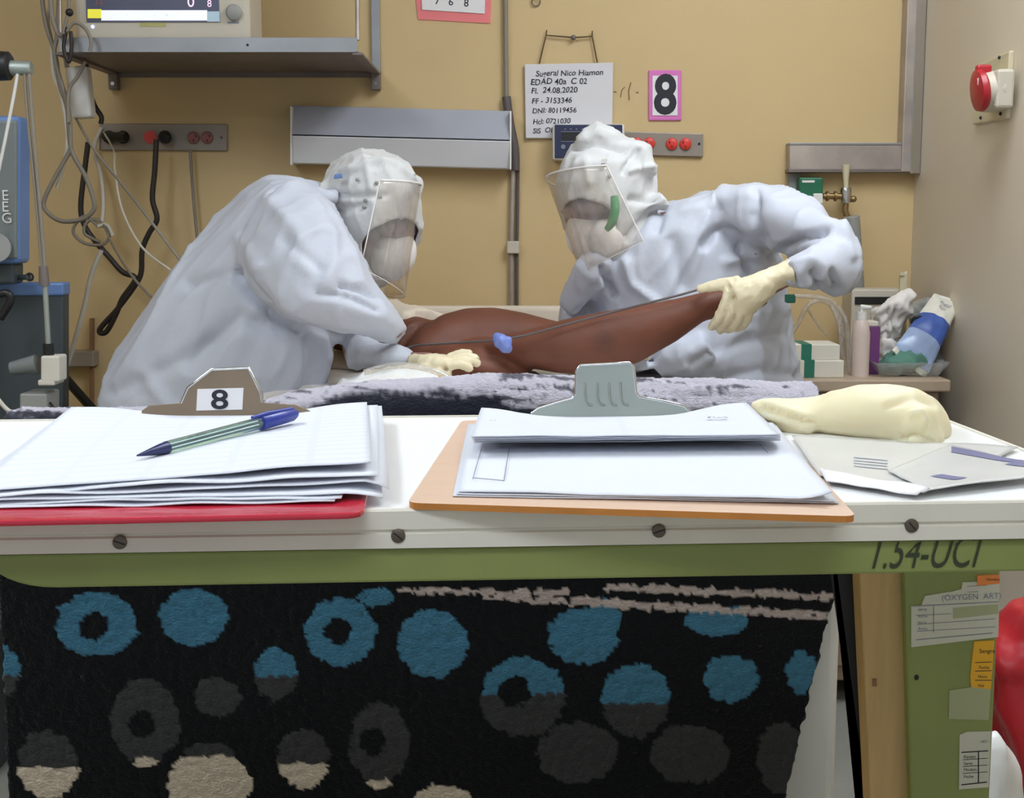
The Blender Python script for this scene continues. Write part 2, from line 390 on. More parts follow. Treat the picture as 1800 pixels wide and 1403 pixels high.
# bed lamp (unlit)
t = thing('bed_lamp', 'unlit grey rectangular bed lamp mounted on the yellow wall', 'lamp', P(705, 290, YW))
def lampface(y0, y1, d0, d1, x0=511, x1=897, tl=10):
    q = []
    for x, s in ((x0, 0), (x1, tl)):
        q.append([P(x, y0+s, YW-d0), P(x, y1+s, YW-d1)])
    return q
(a, b), (c, d) = lampface(185, 236, .055, .085)
MB().hexa([b, d, V((d.x, YW, d.z)), V((b.x, YW, b.z)), a, c, V((c.x, YW, c.z)), V((a.x, YW, a.z))]).build('housing', 'paint_grey', t, bevel=.002)
(a, b), (c, d) = lampface(238, 287, .088, .07, 513, 898)
MB().hexa([b, d, V((d.x, YW, d.z)), V((b.x, YW, b.z)), a, c, V((c.x, YW, c.z)), V((a.x, YW, a.z))]).build('diffuser', 'diffuser', t, bevel=.003)
for x in (510, 896):
    MB().wbox(x, 187+(8 if x > 600 else 0), x+3, 290+(8 if x > 600 else 0), YW-.086, YW).build('end_cap', 'plastic_white', t, bevel=.001)
# steel shelf with hanging straps
YS = 3.16
t = thing('wall_shelf', 'steel wall shelf carrying the patient monitor', 'shelf', P(380, 130, YW))
zt = P(380, 66, YS).z; zb = P(380, 92, YS).z
xl = P(104, 80, YS).x; xr = P(628, 80, YS).x
MB().box((xl, YS, zb), (xr, YW-.002, zb+.004)).build('shelf_plate', 'steel_dark', t)
MB().box((xl, YS-.002, zb), (xr, YS+.002, zt)).build('front_lip', 'steel_grey', t, bevel=.0008)
MB().box((xl, YW-.012, zb-.012), (xr, YW, zb+.012)).build('back_rail', 'steel_dark', t, bevel=.001)
for x in (xl, xr):
    MB().box((x-.012, YS, zb-.006), (x+.012, YW, zb)).build('side_bracket', 'steel_dark', t, bevel=.001)
    MB().box((x-.012, YW-.03, zb-.045), (x+.012, YW, zb)).build('bracket_foot', 'steel_dark', t, bevel=.002)
    MB().cyl((x, YW-.032, zb-.03), (x, YW-.029, zb-.03), .005, n=12).build('bolt', 'chrome', t, 40)
    MB().box((x-.011, YW-.012, zb), (x+.011, YW, zt+.35)).build('wall_strap', 'steel_grey', t, bevel=.001)
    MB().cyl((x, YS+.008, zt-.005), (x, YW-.4, zt+.32), .005, n=10).build('hanger_rod', 'steel_worn', t, 40)
MB().cyl(P(435, 79, YS-.002), P(435, 79, YS-.004), .003, n=10).build('screw', 'ink', t)
# patient monitor
YM = YS+.012
t = thing('patient_monitor', 'beige patient monitor with lit screen on the steel shelf', 'monitor', V((P(285, 60, YM).x, YM+.1, zt)))
A = P(132, 64, YM); B = P(440, 66, YM); zz = zb+.005
MB().box((A.x, YM, zz), (B.x, YM+.16, zz+.36)).build('case', 'plastic_beige', t, bevel=.012, seg=3)
s0 = P(153, 39, YM); s1 = P(386, 39, YM)
sc = MB().box((s0.x, YM-.003, s0.z), (s1.x, YM, s0.z+.24)).build('screen', 'screen_dark', t)
m = MB()
for (x0, x1, y0, y1, k) in ((154, 178, 16, 32, 0), (178, 364, 18, 36, 1), (364, 386, 20, 38, 2)):
    m.wbox(x0, y0, x1, y1, YM-.0042, YM-.003, k)
m.text('0', .035, P(329, 12, YM-.0045), (1, 0, 0), (0, 0, 1), 3); m.text('8', .022, P(364, 12, YM-.0045), (1, 0, 0), (0, 0, 1), 3)
m.text('74', .020, P(166, 10, YM-.0045), (1, 0, 0), (0, 0, 1), 4)
for k, x in enumerate((200, 222, 246, 270, 290, 320, 345)): m.text(['=', '=', '-', '=', '<2', '-', ':'][k], .006, P(x, 28, YM-.0046), (1, 0, 0), (0, 0, 1), 5)
m.build('display', ['screen_yellow', 'screen_white', 'screen_teal', 'screen_pink', 'socket_dull', 'ink_soft'], sc)
MB().tube([P(411, 22, YM+.002), P(411, 22, YM-.012), P(411, 22, YM-.014)], [.0185, .0175, .015], 24).build('knob', 'plastic_grey', t, 50)
MB().cyl(P(163, 47, YM), P(163, 47, YM-.003), .0045, n=12).build('indicator', 'screen_white', t)
MB().wbox(246, 39, 292, 47, YM-.001, YM).build('sticker', 'sticker_olive', t)
MB().wbox(400, 38, 420, 41, YM-.001, YM).build('print_line', 'ink_soft', t)
# sockets on the left
def duplex(mb_parent, x, y, D, mt, r=.0155, gap=22, holes=True):
    for dx in (-gap/2, gap/2):
        s = MB().tube([P(x+dx, y, D), P(x+dx, y, D-.006), P(x+dx, y, D-.008)], [r, r, r*.85], 20).build('socket', mt, mb_parent, 50)
        if holes:
            h = MB()
            for q in ((-4, -3), (4, -3), (0, 5)): h.wbox(x+dx+q[0]-1, y+q[1]-2, x+dx+q[0]+1, y+q[1]+2, D-.0088, D-.008)
            h.build('pin_slots', 'ink', s)
t = thing('socket_panel', 'taupe wall socket panel with black plugs on the left of the bed lamp', 'socket panel', P(287, 265, YW))
MB().wbox(174, 217, 399, 264, YW-.012, YW, tilt=1).build('plate', 'plate_taupe', t, bevel=.002)
duplex(t, 204, 241, YW-.012, 'black', .017, 24, False); duplex(t, 352, 242, YW-.012, 'socket_dull', .016, 24)
s = MB().tube([P(264, 241, YW-.012), P(264, 241, YW-.02)], .0165, 20).build('socket', 'socket_red', t, 50)
MB().tube([P(290, 241, YW-.012), P(290, 241, YW-.045), P(289, 243, YW-.055)], [.0175, .0165, .012], 20).build('plug', 'black', t, 50)
MB().tube([P(186, 241, YW-.02), P(222, 241, YW-.045)], [.014, .012], 14).build('plug', 'black', t, 50)
for x in (389, 181): MB().cyl(P(x, 242, YW-.012), P(x, 242, YW-.014), .004, n=12).build('screw', 'screw', t)
t = thing('socket_panel', 'beige wall socket panel with four red sockets under the number card', 'socket panel', P(1166, 275, YW))
MB().wbox(1094, 231, 1236, 272, YW-.012, YW, tilt=4).build('plate', 'plate_taupe', t, bevel=.002)
duplex(t, 1130, 252, YW-.012, 'socket_red', .0155, 22); duplex(t, 1193, 253, YW-.012, 'socket_red', .0155, 24)
MB().cyl(P(1229, 253, YW-.012), P(1229, 253, YW-.014), .0035, n=12).build('screw', 'ink', t)
# dark blue control unit behind the right-hand worker
t = thing('control_unit', 'dark blue control unit with white rim on the wall behind the right hood', 'device', P(1035, 280, YW-.03))
MB().wbox(972, 218, 1098, 281, YW-.075, YW).build('case', 'plastic_white', t, bevel=.006, seg=3)
p_ = MB().wbox(975, 219, 1094, 278, YW-.078, YW-.074).build('front_panel', 'navy', t, bevel=.004)
m = MB().wbox(987, 232, 1060, 248, YW-.0795, YW-.078, 0)
for i in range(9): m.wbox(992+i*10, 226, 995+i*10, 228, YW-.0795, YW-.078, 1)
m.tube([P(990, 258, YW-.078), P(990, 258, YW-.081)], .006, 14, 1)
m.wbox(986, 231, 1061, 232, YW-.0797, YW-.078, 1); m.wbox(986, 248, 1061, 249, YW-.0797, YW-.078, 1)
m.build('display', ['black', 'ink_soft'], p_)
# hanging whiteboard
t = thing('whiteboard', 'small handwritten whiteboard hanging by a brown string on the yellow wall', 'whiteboard', P(1000, 243, YW))
YB_ = YW-.014
a, b, c, d = [P(x, y, YB_) for x, y in ((924, 243), (1076, 243), (1078, 110), (922, 113))]
MB().hexa([a, b, b+V((0, .01, 0)), a+V((0, .01, 0)), d, c, c+V((0, .01, 0)), d+V((0, .01, 0))]).build('board', 'board_white', t, bevel=.002)
m = MB(); ln = [(941, 134, 'Sugeral Nico Hiamon', .0205), (932, 149, 'EDAD 40a  C 02', .0215), (933, 164, 'FI.  24.08.2020', .0205), (934, 182, 'FF - 3153346', .0200), (935, 199, 'DNI: 80119456', .0185), (936, 218, 'Hcl: 0721030', .0185), (936, 234, 'SIS  OK', .0185)]
for x, y, s, z in ln: m.text(s, z, P(x, y, YB_-.001), (1, 0, .02), (0, 0, 1), 0, jit=.10, shear=.1, bold=.012)
m.build('handwriting', 'ink', t)
m = MB().tube([P(948, 112, YB_), P(960, 62, YW-.01), P(1008, 66, YW-.012), P(1041, 64, YW-.01), P(1050, 110, YB_)], .0022, 6)
m.tube([P(960, 62, YW-.01), P(961, 53, YW-.01)], .0018, 6); m.tube([P(1041, 64, YW-.01), P(1041, 54, YW-.01)], .0018, 6)
m.build('string', 'string_brown', t, 60)
MB().ell(P(1008, 66, YW-.014), .007, 8).build('nail', 'steel_dark', t, 60)
# number card
t = thing('number_card', 'pink bordered card with a large black number eight on the wall', 'sign', P(1169, 212, YW))
MB().wbox(1140, 123, 1198, 212, YW-.006, YW).build('border', 'pink', t, bevel=.003)
MB().wbox(1147, 133, 1191, 203, YW-.008, YW-.006).build('card', 'card_white', t)
MB().text('8', .140, P(1169, 198.5, YW-.0085), (1, 0, 0), (0, 0, 1), 0, 'CENTER', bold=.028, sx=.86).build('digit', 'ink', t)
# pink calendar at the top edge
t = thing('wall_notice', 'pink framed white notice with digits at the top of the yellow wall', 'notice', P(795, 36, YW))
a = [P(x, y, YW-.003) for x, y in ((735, 34), (862, 41), (866, -70), (722, -78))]
MB().prism(a, (0, .003, 0)).build('backing', 'pink_red', t)
a = [P(x, y, YW-.006) for x, y in ((742, 17), (852, 24), (855, -64), (738, -70))]
MB().prism(a, (0, .002, 0)).build('sheet', 'card_white', t)
for k, (x, s) in enumerate(((764, '7'), (788, '6'), (815, '8'))): MB().text(s, .026, P(x, 7+k*2, YW-.0065), (1, 0, -.06), (.06, 0, 1), 0, bold=.01).build('digit', 'ink', t)
MB().torus(P(942, 3, YW-.008), (0, 1, .3), .011, .0016, 20, 6).build('wall_hook', 'steel_dark', None, 60)
tag(bpy.data.objects['wall_hook'], 'tiny dark wire hook at the top edge above the whiteboard', 'hook')
# metal trunking in the corner
t = thing('metal_trunking', 'worn metal cable trunking along the wall corner', 'trunking', P(1600, 300, YW-.03))
xa = P(1588, 200, YW-.05).x
MB().box((xa, YW-.05, P(1600, 302, YW-.05).z), (XR, YW, ZC-.02)).build('vertical_duct', 'steel_worn', t, bevel=.003)
MB().box((XR-.028, YW-.054, P(1600, 305, YW-.05).z), (XR-.002, YW-.048, ZC-.03)).build('corner_strip', 'chrome', t, bevel=.001)
MB().wbox(1388, 252, 1590, 299, YW-.045, YW).build('horizontal_duct', 'steel_worn', t, bevel=.003)
MB().wbox(1386, 297, 1600, 303, YW-.047, YW).build('lower_rim', 'steel_dark', t, bevel=.001)
MB().wbox(1388, 251, 1590, 255, YW-.047, YW).build('upper_rim', 'steel_grey', t, bevel=.001)
# gas outlet with green box and brass valve
t = thing('gas_outlet', 'green gas flow meter with metal valve under the trunking', 'gas outlet', P(1440, 520, YW))
MB().wbox(1386, 304, 1408, 470, YW-.012, YW).build('back_plate', 'plastic_grey', t, bevel=.002)
MB().wbox(1405, 312, 1447, 348, YW-.05, YW).build('meter_box', 'gas_green', t, bevel=.004)
MB().wbox(1410, 317, 1432, 321, YW-.0515, YW-.05).build('meter_label', 'plastic_white', t)
MB().wbox(1430, 340, 1447, 358, YW-.06, YW-.01).build('meter_foot', 'plastic_white', t, bevel=.003)
MB().tube([P(1447, 345, YW-.05), P(1482, 345, YW-.05)], .008, 12).build('stem', 'brass', t, 50)
for x in (1452, 1466): MB().tube([P(x, 345, YW-.05), P(x+4, 345, YW-.05)], .013, 12).build('collar', 'brass', t, 40)
MB().tube([P(1487, 290, YW-.045), P(1487, 330, YW-.05)], [.011, .006], 12).build('spout', 'plate_cream', t, 50)
MB().tube([P(1487, 330, YW-.05), P(1487, 336, YW-.05), P(1487, 357, YW-.05)], [.013, .015, .013], 14).build('valve_body', 'chrome', t, 40)
MB().ell(P(1500, 350, YW-.05), .009, 8).build('valve_knob', 'brass', t, 60)
MB().tube([P(1487, 357, YW-.05), P(1486, 372, YW-.05), P(1492, 385, YW-.05)], .008, 10, smooth=4).build('outlet_nozzle', 'brass', t, 50)
m = MB(); pts = []; rs = []
for i in range(60):
    k = i/59; pts.append(P(1497+10*k, 380+150*k, YW-.06+.02*k)); rs.append(.020+(.002 if i % 2 else 0))
tag(m.tube(pts, rs, 12).build('corrugated_hose', 'plastic_grey', None, 60), 'pale grey corrugated hose hanging below the metal valve by the corner', 'hose')
# industrial socket on the right wall
def R(px, py, d=0): return onX(px, py, XR-d)
t = thing('emergency_socket', 'red capped industrial socket on the white right wall', 'socket', R(1740, 210))
def rplate(mb, q, d0, d1, m=0):
    a = [R(x, y, d1) for x, y in q]; k = V((d1-d0, 0, 0))
    return mb.prism(a, k, m)
rplate(MB(), [(1709, 219), (1767, 209), (1774, 89), (1714, 116)], 0, .012).build('plate', 'plate_cream', t, bevel=.003)
rplate(MB(), [(1719, 198), (1750, 190), (1754, 121), (1722, 130)], .012, .05).build('housing', 'plastic_beige', t, bevel=.006)
cc = R(1740, 158, .05); y0 = cc.y
MB().tube([(XR-.03, y0, cc.z), (XR-.066, y0, cc.z-.003)], [.042, .038], 28).build('collar', 'plastic_beige', t, 50)
MB().tube([(XR-.062, y0, cc.z), (XR-.068, y0, cc.z-.001), (XR-.078, y0, cc.z-.002), (XR-.084, y0, cc.z-.003)], [.040, .045, .043, .024], 28).build('cap', 'cap_red', t, 40)
MB().box((XR-.082, y0-.010, cc.z+.028), (XR-.05, y0+.010, cc.z+.052)).build('cap_hinge', 'cap_red', t, bevel=.005)
MB().box((XR-.085, y0-.026, cc.z+.008), (XR-.080, y0-.010, cc.z+.022)).build('cap_sticker', 'card_white', t)
for x, y in ((1723, 122), (1757, 101), (1724, 207), (1759, 200)): MB().ell(R(x, y, .013), .004, 6).build('screw', 'ink', t)
# ------------------------------------------------------------------ left machine, arm and cables
t = thing('ventilator', 'blue and grey medical machine with white letters at the left edge', 'medical machine', P(20, 900, 2.95))
Y1 = 2.78
MB().wbox(-190, 203, 33, 464, Y1, Y1+.072).build('housing', 'blue_housing', t, bevel=.01)
MB().wbox(-180, 212, 29, 455, Y1-.004, Y1+.01).build('front_panel', 'machine_grey', t, bevel=.004)
m = MB()
for k, s in enumerate('EEG'): m.text(s, .030, P(3, 352+k*20, Y1-.0075), (1, 0, 0), (0, 0, 1), 0)
m.build('lettering', 'plastic_white', t)
MB().tube([P(-8, 435, Y1-.008), P(-8, 435, Y1-.03)], .03, 24).build('dial', 'plastic_grey', t, 50)
MB().wbox(-150, 462, 24, 500, Y1+.01, Y1+.07).build('swivel_mount', 'machine_dark', t, bevel=.006)
MB().tube([P(25, 488, Y1+.05), P(50, 487, Y1+.02)], .006, 10).build('lever', 'machine_dark', t, 50)
MB().torus(P(52, 487, Y1+.02), (0, 1, 0), .007, .0025, 16, 6).build('lever_ring', 'black', t, 60)
MB().wbox(-200, 512, 112, 900, Y1+.09, Y1+.13).build('lower_case', 'machine_dark', t, bevel=.006)
MB().wbox(-200, 497, 112, 520, Y1+.085, Y1+.132).build('case_rim', 'blue_housing', t, bevel=.005)
MB().tube([P(-10, 520, Y1-.02), P(12, 515, Y1-.02), P(18, 530, Y1-.02), P(0, 560, Y1-.02)], .008, 10, smooth=4).build('handle', 'black', t, 50)
m = MB()
m.box((P(-190, 800, Y1+.2).x, Y1+.10, .08), (P(60, 800, Y1+.2).x, Y1+.42, P(0, 899, Y1+.12).z)); m.build('pedestal', 'machine_dark', t, bevel=.01)
for x in (-1.4, -1.05):
    for y in (Y1+.18, Y1+.38): MB().cyl((x-.015, y, .04), (x+.015, y, .04), .04, n=20).build('caster', 'black', t, 40)
# arm + knob
t = thing('support_arm', 'silver support arm with a black knob at the left edge', 'arm', P(0, 140, 2.72))
MB().tube([P(-90, 116, 2.72), P(52, 120, 2.72), P(56, 120, 2.72)], [.0145, .0145, .012], 20).build('rod', 'clip_silver', t, 40)
MB().tube([P(-12, 116, 2.72), P(0, 116, 2.72), P(16, 116, 2.72), P(20, 116, 2.72)], [.026, .029, .028, .022], 24).build('knob', 'black', t, 40)
MB().tube([P(-90, 116, 2.72), P(-90, 1100, 2.72)], .016, 14).build('stand', 'clip_silver', t, 50)
MB().box((P(-90, 1100, 2.72).x-.1, 2.62, 0), (P(-90, 1100, 2.72).x+.1, 2.82, P(-90, 1100, 2.72).z)).build('stand_base', 'machine_dark', t, bevel=.01)
ARM = t
def cable(name, label, cat, pts, D, r, m, sm=6, n=8, grp=None):
    q = [P(x, y, D if not isinstance(D, (list, tuple)) else D[0]+(D[1]-D[0])*i/(len(pts)-1)) for i, (x, y) in enumerate(pts)]
    return tag(MB().tube(q, r, n, smooth=sm).build(name, m, None, 70), label, cat, grp)
for pts, r_, mt in (([(31, 130), (22, 180), (4, 270), (-20, 380)], .0035, 'plastic_white'), ([(43, 130), (48, 200), (62, 340), (74, 472)], .0032, 'cable_grey'), ([(51, 130), (56, 200), (68, 340), (79, 472)], .0040, 'cable_grey')):
    MB().tube([P(x, y, 2.712) for x, y in pts], r_, 8, smooth=6).build('cord', mt, ARM, 70)
t = thing('hanging_rod', 'silver rod and white clamp hanging before the dark machine case', 'clamp', P(85, 675, 2.71))
MB().tube([P(76, 468, 2.71), P(78, 502, 2.71)], [.009, .011], 12).build('coupling', 'steel_dark', t, 50)
MB().tube([P(79, 500, 2.71), P(85, 608, 2.71)], .0055, 10).build('rod', 'clip_silver', t, 50)
MB().tube([P(85, 604, 2.71), P(86, 628, 2.71)], .011, 12).build('sleeve', 'black', t, 50)
MB().wbox(71, 626, 104, 672, 2.69, 2.74).build('clamp_block', 'carton_white', t, bevel=.004)
MB().wbox(66, 668, 96, 678, 2.69, 2.75).build('clamp_foot', 'carton_white', t, bevel=.003)
MB().tube([P(20, 648, 2.71), P(66, 640, 2.71)], [.014, .02], 12).build('canister', 'machine_grey', t, 50)
MB().wbox(34, 692, 82, 735, 2.7, 2.78).build('bracket', 'plastic_grey', t, bevel=.004)
MB().tube([P(60, 735, 2.75), P(75, 712, 2.72), P(88, 725, 2.72)], .014, 10, smooth=4).build('strap', 'black', t, 60)
t = thing('wall_rail', 'brownish wall rail with a dark upright behind the machine', 'rail', P(140, 700, YW))
MB().wbox(90, 618, 164, 645, YW-.05, YW).build('rail', 'plate_taupe', t, bevel=.003)
MB().wbox(157, 560, 162, 800, YW-.02, YW).build('upright', 'pencil', t)
tag(MB().tube([P(112, 662, 3.1), P(165, 722, 3.05)], .011, 10).build('strut', 'black'), 'black diagonal bar between machine and left worker', 'bar')
t = thing('power_adapter', 'white power adapter box tangled in cables below the shelf', 'adapter', P(140, 205, 3.3))
a = [P(x, y, 3.28) for x, y in ((124, 208), (160, 206), (150, 114), (112, 118))]
MB().prism(a, (0, .05, 0)).build('case', 'plastic_white', t, bevel=.008)
MB().tube([P(118, 118, 3.29), P(113, 98, 3.29)], [.006, .004], 8).build('strain_relief', 'plastic_grey', t)
Dk = 3.28
cables = [
 ('black_cable', 'thick black cable with a long loop hanging under the left socket panel', 'cable_black', .0072, [(275, 245), (272, 300), (268, 350), (276, 385), (262, 410), (250, 440), (248, 480), (235, 505), (205, 545), (178, 575), (176, 585), (188, 582), (205, 550), (215, 525), (238, 490), (215, 478), (190, 450), (168, 425), (148, 395), (142, 360), (150, 290), (155, 250)], 3.50),
 ('black_cable', 'short black cable from the shelf down to the socket panel edge', 'cable_black', .0062, [(151, 105), (155, 150), (166, 185), (178, 205), (177, 218)], 3.35),
 ('grey_cable', 'long grey cable falling from the shelf past the adapter', 'cable_grey', .0055, [(72, -20), (80, 40), (97, 95), (105, 150), (118, 190), (125, 262), (150, 310), (164, 350), (164, 370), (145, 385), (110, 389), (85, 375), (77, 355), (95, 315), (125, 262)], 3.24),
 ('grey_cable', 'grey cable crossing over the white adapter box', 'cable_grey', .0052, [(104, -20), (100, 60), (96, 100), (112, 160), (122, 200), (124, 255)], 3.22),
 ('grey_cable', 'grey cable looping right across the adapter top', 'cable_grey', .0045, [(150, 108), (136, 135), (121, 160), (120, 215)], 3.21),
 ('grey_cable', 'thin grey cable slanting down behind the left worker', 'cable_grey', .0032, [(132, 205), (165, 262), (215, 325), (262, 385), (320, 462)], (3.30, 2.96)),
 ('white_cable', 'pale cable falling straight beside the socket panel', 'cable_white', .0055, [(178, 225), (166, 262), (178, 310), (182, 360), (178, 400)], (3.583, 3.50)),
 ('white_cable', 'thin pale cable slanting below the socket panel to the left worker', 'cable_white', .0026, [(182, 232), (200, 265), (202, 300), (215, 370), (250, 435), (300, 475)], (3.583, 2.96)),
 ('grey_cable', 'thin grey cable hanging from the dull red socket', 'cable_grey', .0042, [(334, 262), (338, 320), (342, 370), (348, 430)], 3.57),
 ('white_cable', 'wide pale cable dropping to the table corner on the left', 'cable_white', .0060, [(178, 440), (160, 485), (148, 540), (128, 610), (112, 660), (98, 712), (120, 728), (150, 740)], 3.2),
 ('grey_cable', 'grey cable coiled in the tangle under the shelf', 'cable_grey', .0042, [(172, 398), (150, 380), (132, 395), (130, 412), (150, 428), (180, 430), (192, 415), (185, 398), (165, 385), (150, 395), (150, 412), (175, 425)], 3.492),
 ('grey_cable', 'grey cable running from the tangle to the left worker', 'cable_grey', .0030, [(182, 395), (200, 435), (232, 485), (265, 522)], (3.49, 2.96)),
 ('white_cable', 'short white cable end with a plug in the tangle', 'cable_white', .0050, [(172, 398), (188, 396), (198, 415)], 3.49),
 ('grey_cable', 'grey cable wound around the left shelf corner', 'cable_grey', .0042, [(122, -20), (120, 20), (112, 60), (130, 40), (150, 50), (160, 72), (158, 90)], 3.12),
 ('black_cable', 'thin dark cable with a bead at the left end of the shelf', 'cable_black', .0045, [(118, 48), (112, 80), (116, 100), (122, 108), (126, 80), (124, 55)], 3.12),
 ('grey_cable', 'grey cable at the upper left edge of the cable bundle', 'cable_grey', .0055, [(88, -20), (92, 30), (104, 62), (118, 52)], 3.13),
 ('white_cable', 'pale cable in the bundle above the shelf corner', 'cable_white', .0045, [(98, -20), (84, 30), (90, 70), (94, 130), (108, 170), (118, 240), (112, 290), (100, 330)], 3.26),
 ('white_cable', 'curved pale cable at the lower left table edge', 'cable_white', .0045, [(-5, 700), (20, 725), (60, 728)], 2.6),
]
for nm, lb, mt, r, pts, D in cables: cable(nm, lb, 'cable', pts, D, r, mt, 6, 8, 'cables beside the monitor shelf')
tag(MB().ell(P(122, 22, 3.12), .009, 8).build('cable_bead', 'black', None, 60), 'small black bead on the cables left of the monitor', 'bead')
# ------------------------------------------------------------------ bed
BX0, BX1 = -.53, .36; ZM = .80
t = thing('hospital_bed', 'white hospital bed with raised head panel', 'bed', (-.085, 2.4, 0))
m = MB().box((BX0+.01, 1.50, ZM-.14), (BX1-.01, 3.42, ZM)); mt_ = m.build('mattress', 'sheet_white', t, bevel=.03, seg=4)
MB().box((BX0, 1.47, ZM-.22), (BX1, 3.45, ZM-.14)).build('deck', 'bed_white', t, bevel=.01)
MB().box((BX0-.01, 1.44, .42), (BX1+.005, 1.47, .935)).build('footboard', 'bed_white', t, bevel=.012, seg=3)
zh = P(850, 538, 3.46).z
MB().box((BX0-.01, 3.45, .42), (BX1+.07, 3.49, zh)).build('headboard', 'sheet_cream', t, bevel=.012, seg=3)
for x in (BX0+.06, BX1-.06):
    for y in (1.60, 3.35):
        MB().cyl((x, y, .06), (x, y, ZM-.22), .022, n=14).build('leg', 'bed_white', t, 50)
        MB().cyl((x-.014, y, .055), (x+.014, y, .055), .055, n=20).build('caster', 'machine_dark', t, 40)
# pillow and rumpled sheet under the patient
o = remesh(MB().ell((-.36, 3.17, ZM+.024), (.15, .22, .018)), 'pillow', 'sheet_cream', .008); crumple(o, .002, 8, .0005)
tag(o, 'cream pillow at the head end behind the left worker', 'pillow')
def bedsheet(u, v):
    x = BX0+.02+(BX1-BX0-.04)*u; y = 1.83+1.34*v
    z = ZM+.006+.012*(noise.noise(V((x*7, y*7, 0)))+.5)+.006*noise.noise(V((x*19, y*16, 4)))
    return V((x, y, max(z, ZM+.003)))
tag(MB().grid(bedsheet, 60, 90).build('bed_sheet', 'sheet_white', None, 180, solid=.003), 'rumpled white sheet spread on the mattress', 'sheet')

# ------------------------------------------------------------------ patient (bare legs, body under a cream cover)
t = thing('person', 'patient lying on the bed with bare bent legs, one lifted', 'person', (-.15, 2.75, ZM))
m = MB()
raised = [((1352, 513), (1350, 536), 2.70, .03), ((1318, 508), (1312, 552), 2.68, .034), ((1285, 505), (1275, 560), 2.66, .034), ((1255, 508), (1240, 563), 2.65, .036), ((1200, 522), (1190, 600), 2.65, .044),
          ((1130, 535), (1120, 640), 2.65, .052), ((1060, 547), (1045, 657), 2.65, .058), ((990, 561), (985, 657), 2.66, .058), ((930, 578), (930, 648), 2.69, .055), ((870, 592), (874, 627), 2.73, .05), ((815, 600), (818, 612), 2.78, .04)]
m.sil(raised)
thigh = [((712, 612), (716, 630), 2.80, .05), ((735, 582), (745, 645), 2.82, .08), ((775, 553), (785, 660), 2.85, .095), ((820, 541), (830, 665), 2.87, .10), ((870, 540), (880, 660), 2.87, .095), ((920, 549), (925, 650), 2.86, .085), ((965, 561), (970, 640), 2.84, .07), ((1005, 570), (1010, 630), 2.80, .05)]
m.sil(thigh)
lower = [((715, 618), (720, 676), 2.80, .07), ((770, 606), (775, 684), 2.76, .075), ((830, 612), (835, 686), 2.74, .07), ((885, 628), (885, 686), 2.74, .06), ((935, 650), (935, 686), 2.75, .05)]
m.sil(lower)
m.tube([P(745, 618, 2.86), P(715, 612, 2.92), P(670, 606, 3.0)], [.07, .075, .08], 16)       # trunk towards the head of the bed
m.tube([P(670, 606, 3.0), P(630, 590, 3.07), P(618, 572, 3.12)], [.08, .05, .045], 14)
m.ell(P(606, 562, 3.15), (.07, .08, .075), 10)
b = remesh(m, 'body', 'skin_leg', .008, t, 5)
# cover over trunk
o = remesh(MB().tube([P(742, 618, 2.92), P(700, 606, 2.98), P(660, 604, 3.05)], [.10, .10, .095], 18), 'cover', 'sheet_cream', .012, t, 4); crumple(o, .006, 9, .002)
# dressing line/tube along the leg
tp = [(708, 614), (735, 607), (780, 604), (830, 601), (880, 597), (930, 588), (985, 573), (1060, 553), (1130, 535), (1200, 517), (1245, 503)]
Dt = [2.70, 2.70, 2.69, 2.66, 2.63, 2.615, 2.60, 2.60, 2.60, 2.605, 2.62]
t = thing('drain_tube', 'thin grey tube with a blue clamp running along the raised leg', 'tube', P(883, 600, 2.62))
MB().tube([P(x, y, D) for (x, y), D in zip(tp, Dt)], .0023, 8, smooth=6).build('tube', 'tube_dark', t, 70)
m = MB().tube([P(870, 590, 2.615), P(878, 596, 2.605), P(890, 612, 2.605), P(898, 616, 2.61)], [.008, .014, .013, .007], 10).tube([P(872, 606, 2.61), P(882, 600, 2.6), P(898, 598, 2.61)], [.008, .012, .008], 10)
o = remesh(m, 'clamp', 'tube_blue', .003, t, 2)
# diaper and plastic on the bed in front of the hips
m = MB().sil([((575, 696), (590, 700), 2.55, .03), ((600, 672), (605, 704), 2.55, .07), ((660, 652), (660, 704), 2.55, .09), ((720, 645), (722, 704), 2.55, .09), ((770, 655), (772, 704), 2.55, .07), ((808, 676), (806, 704), 2.55, .03)])
o = remesh(m, 'diaper', ['bag_white', 'amber'], .006, None, 4); crumple(o, .006, 14, .002, [([(722, 690), (745, 665)], 5, -.01)])
tag(o, 'crumpled white diaper on the bed before the patient', 'diaper')
cable('clear_tubing', 'clear tube with yellow fluid arching over the diaper', 'tube', [(640, 655), (690, 643), (735, 645), (770, 655), (795, 670), (812, 682)], 2.44, .006, 'tubing')
cable('yellow_tubing', 'short yellow tube end beside the patient hip', 'tube', [(770, 664), (785, 668), (800, 674)], 2.43, .005, 'amber')
m = MB().sil([((930, 655), (940, 655), 2.66, .01), ((928, 668), (958, 668), 2.66, .02), ((930, 690), (962, 690), 2.66, .02)])
o = remesh(m, 'dark_strap', 'hair_dark', .004, None, 1); crumple(o, .004, 40, .002)
tag(o, 'dark rumpled strap below the raised knee', 'strap')

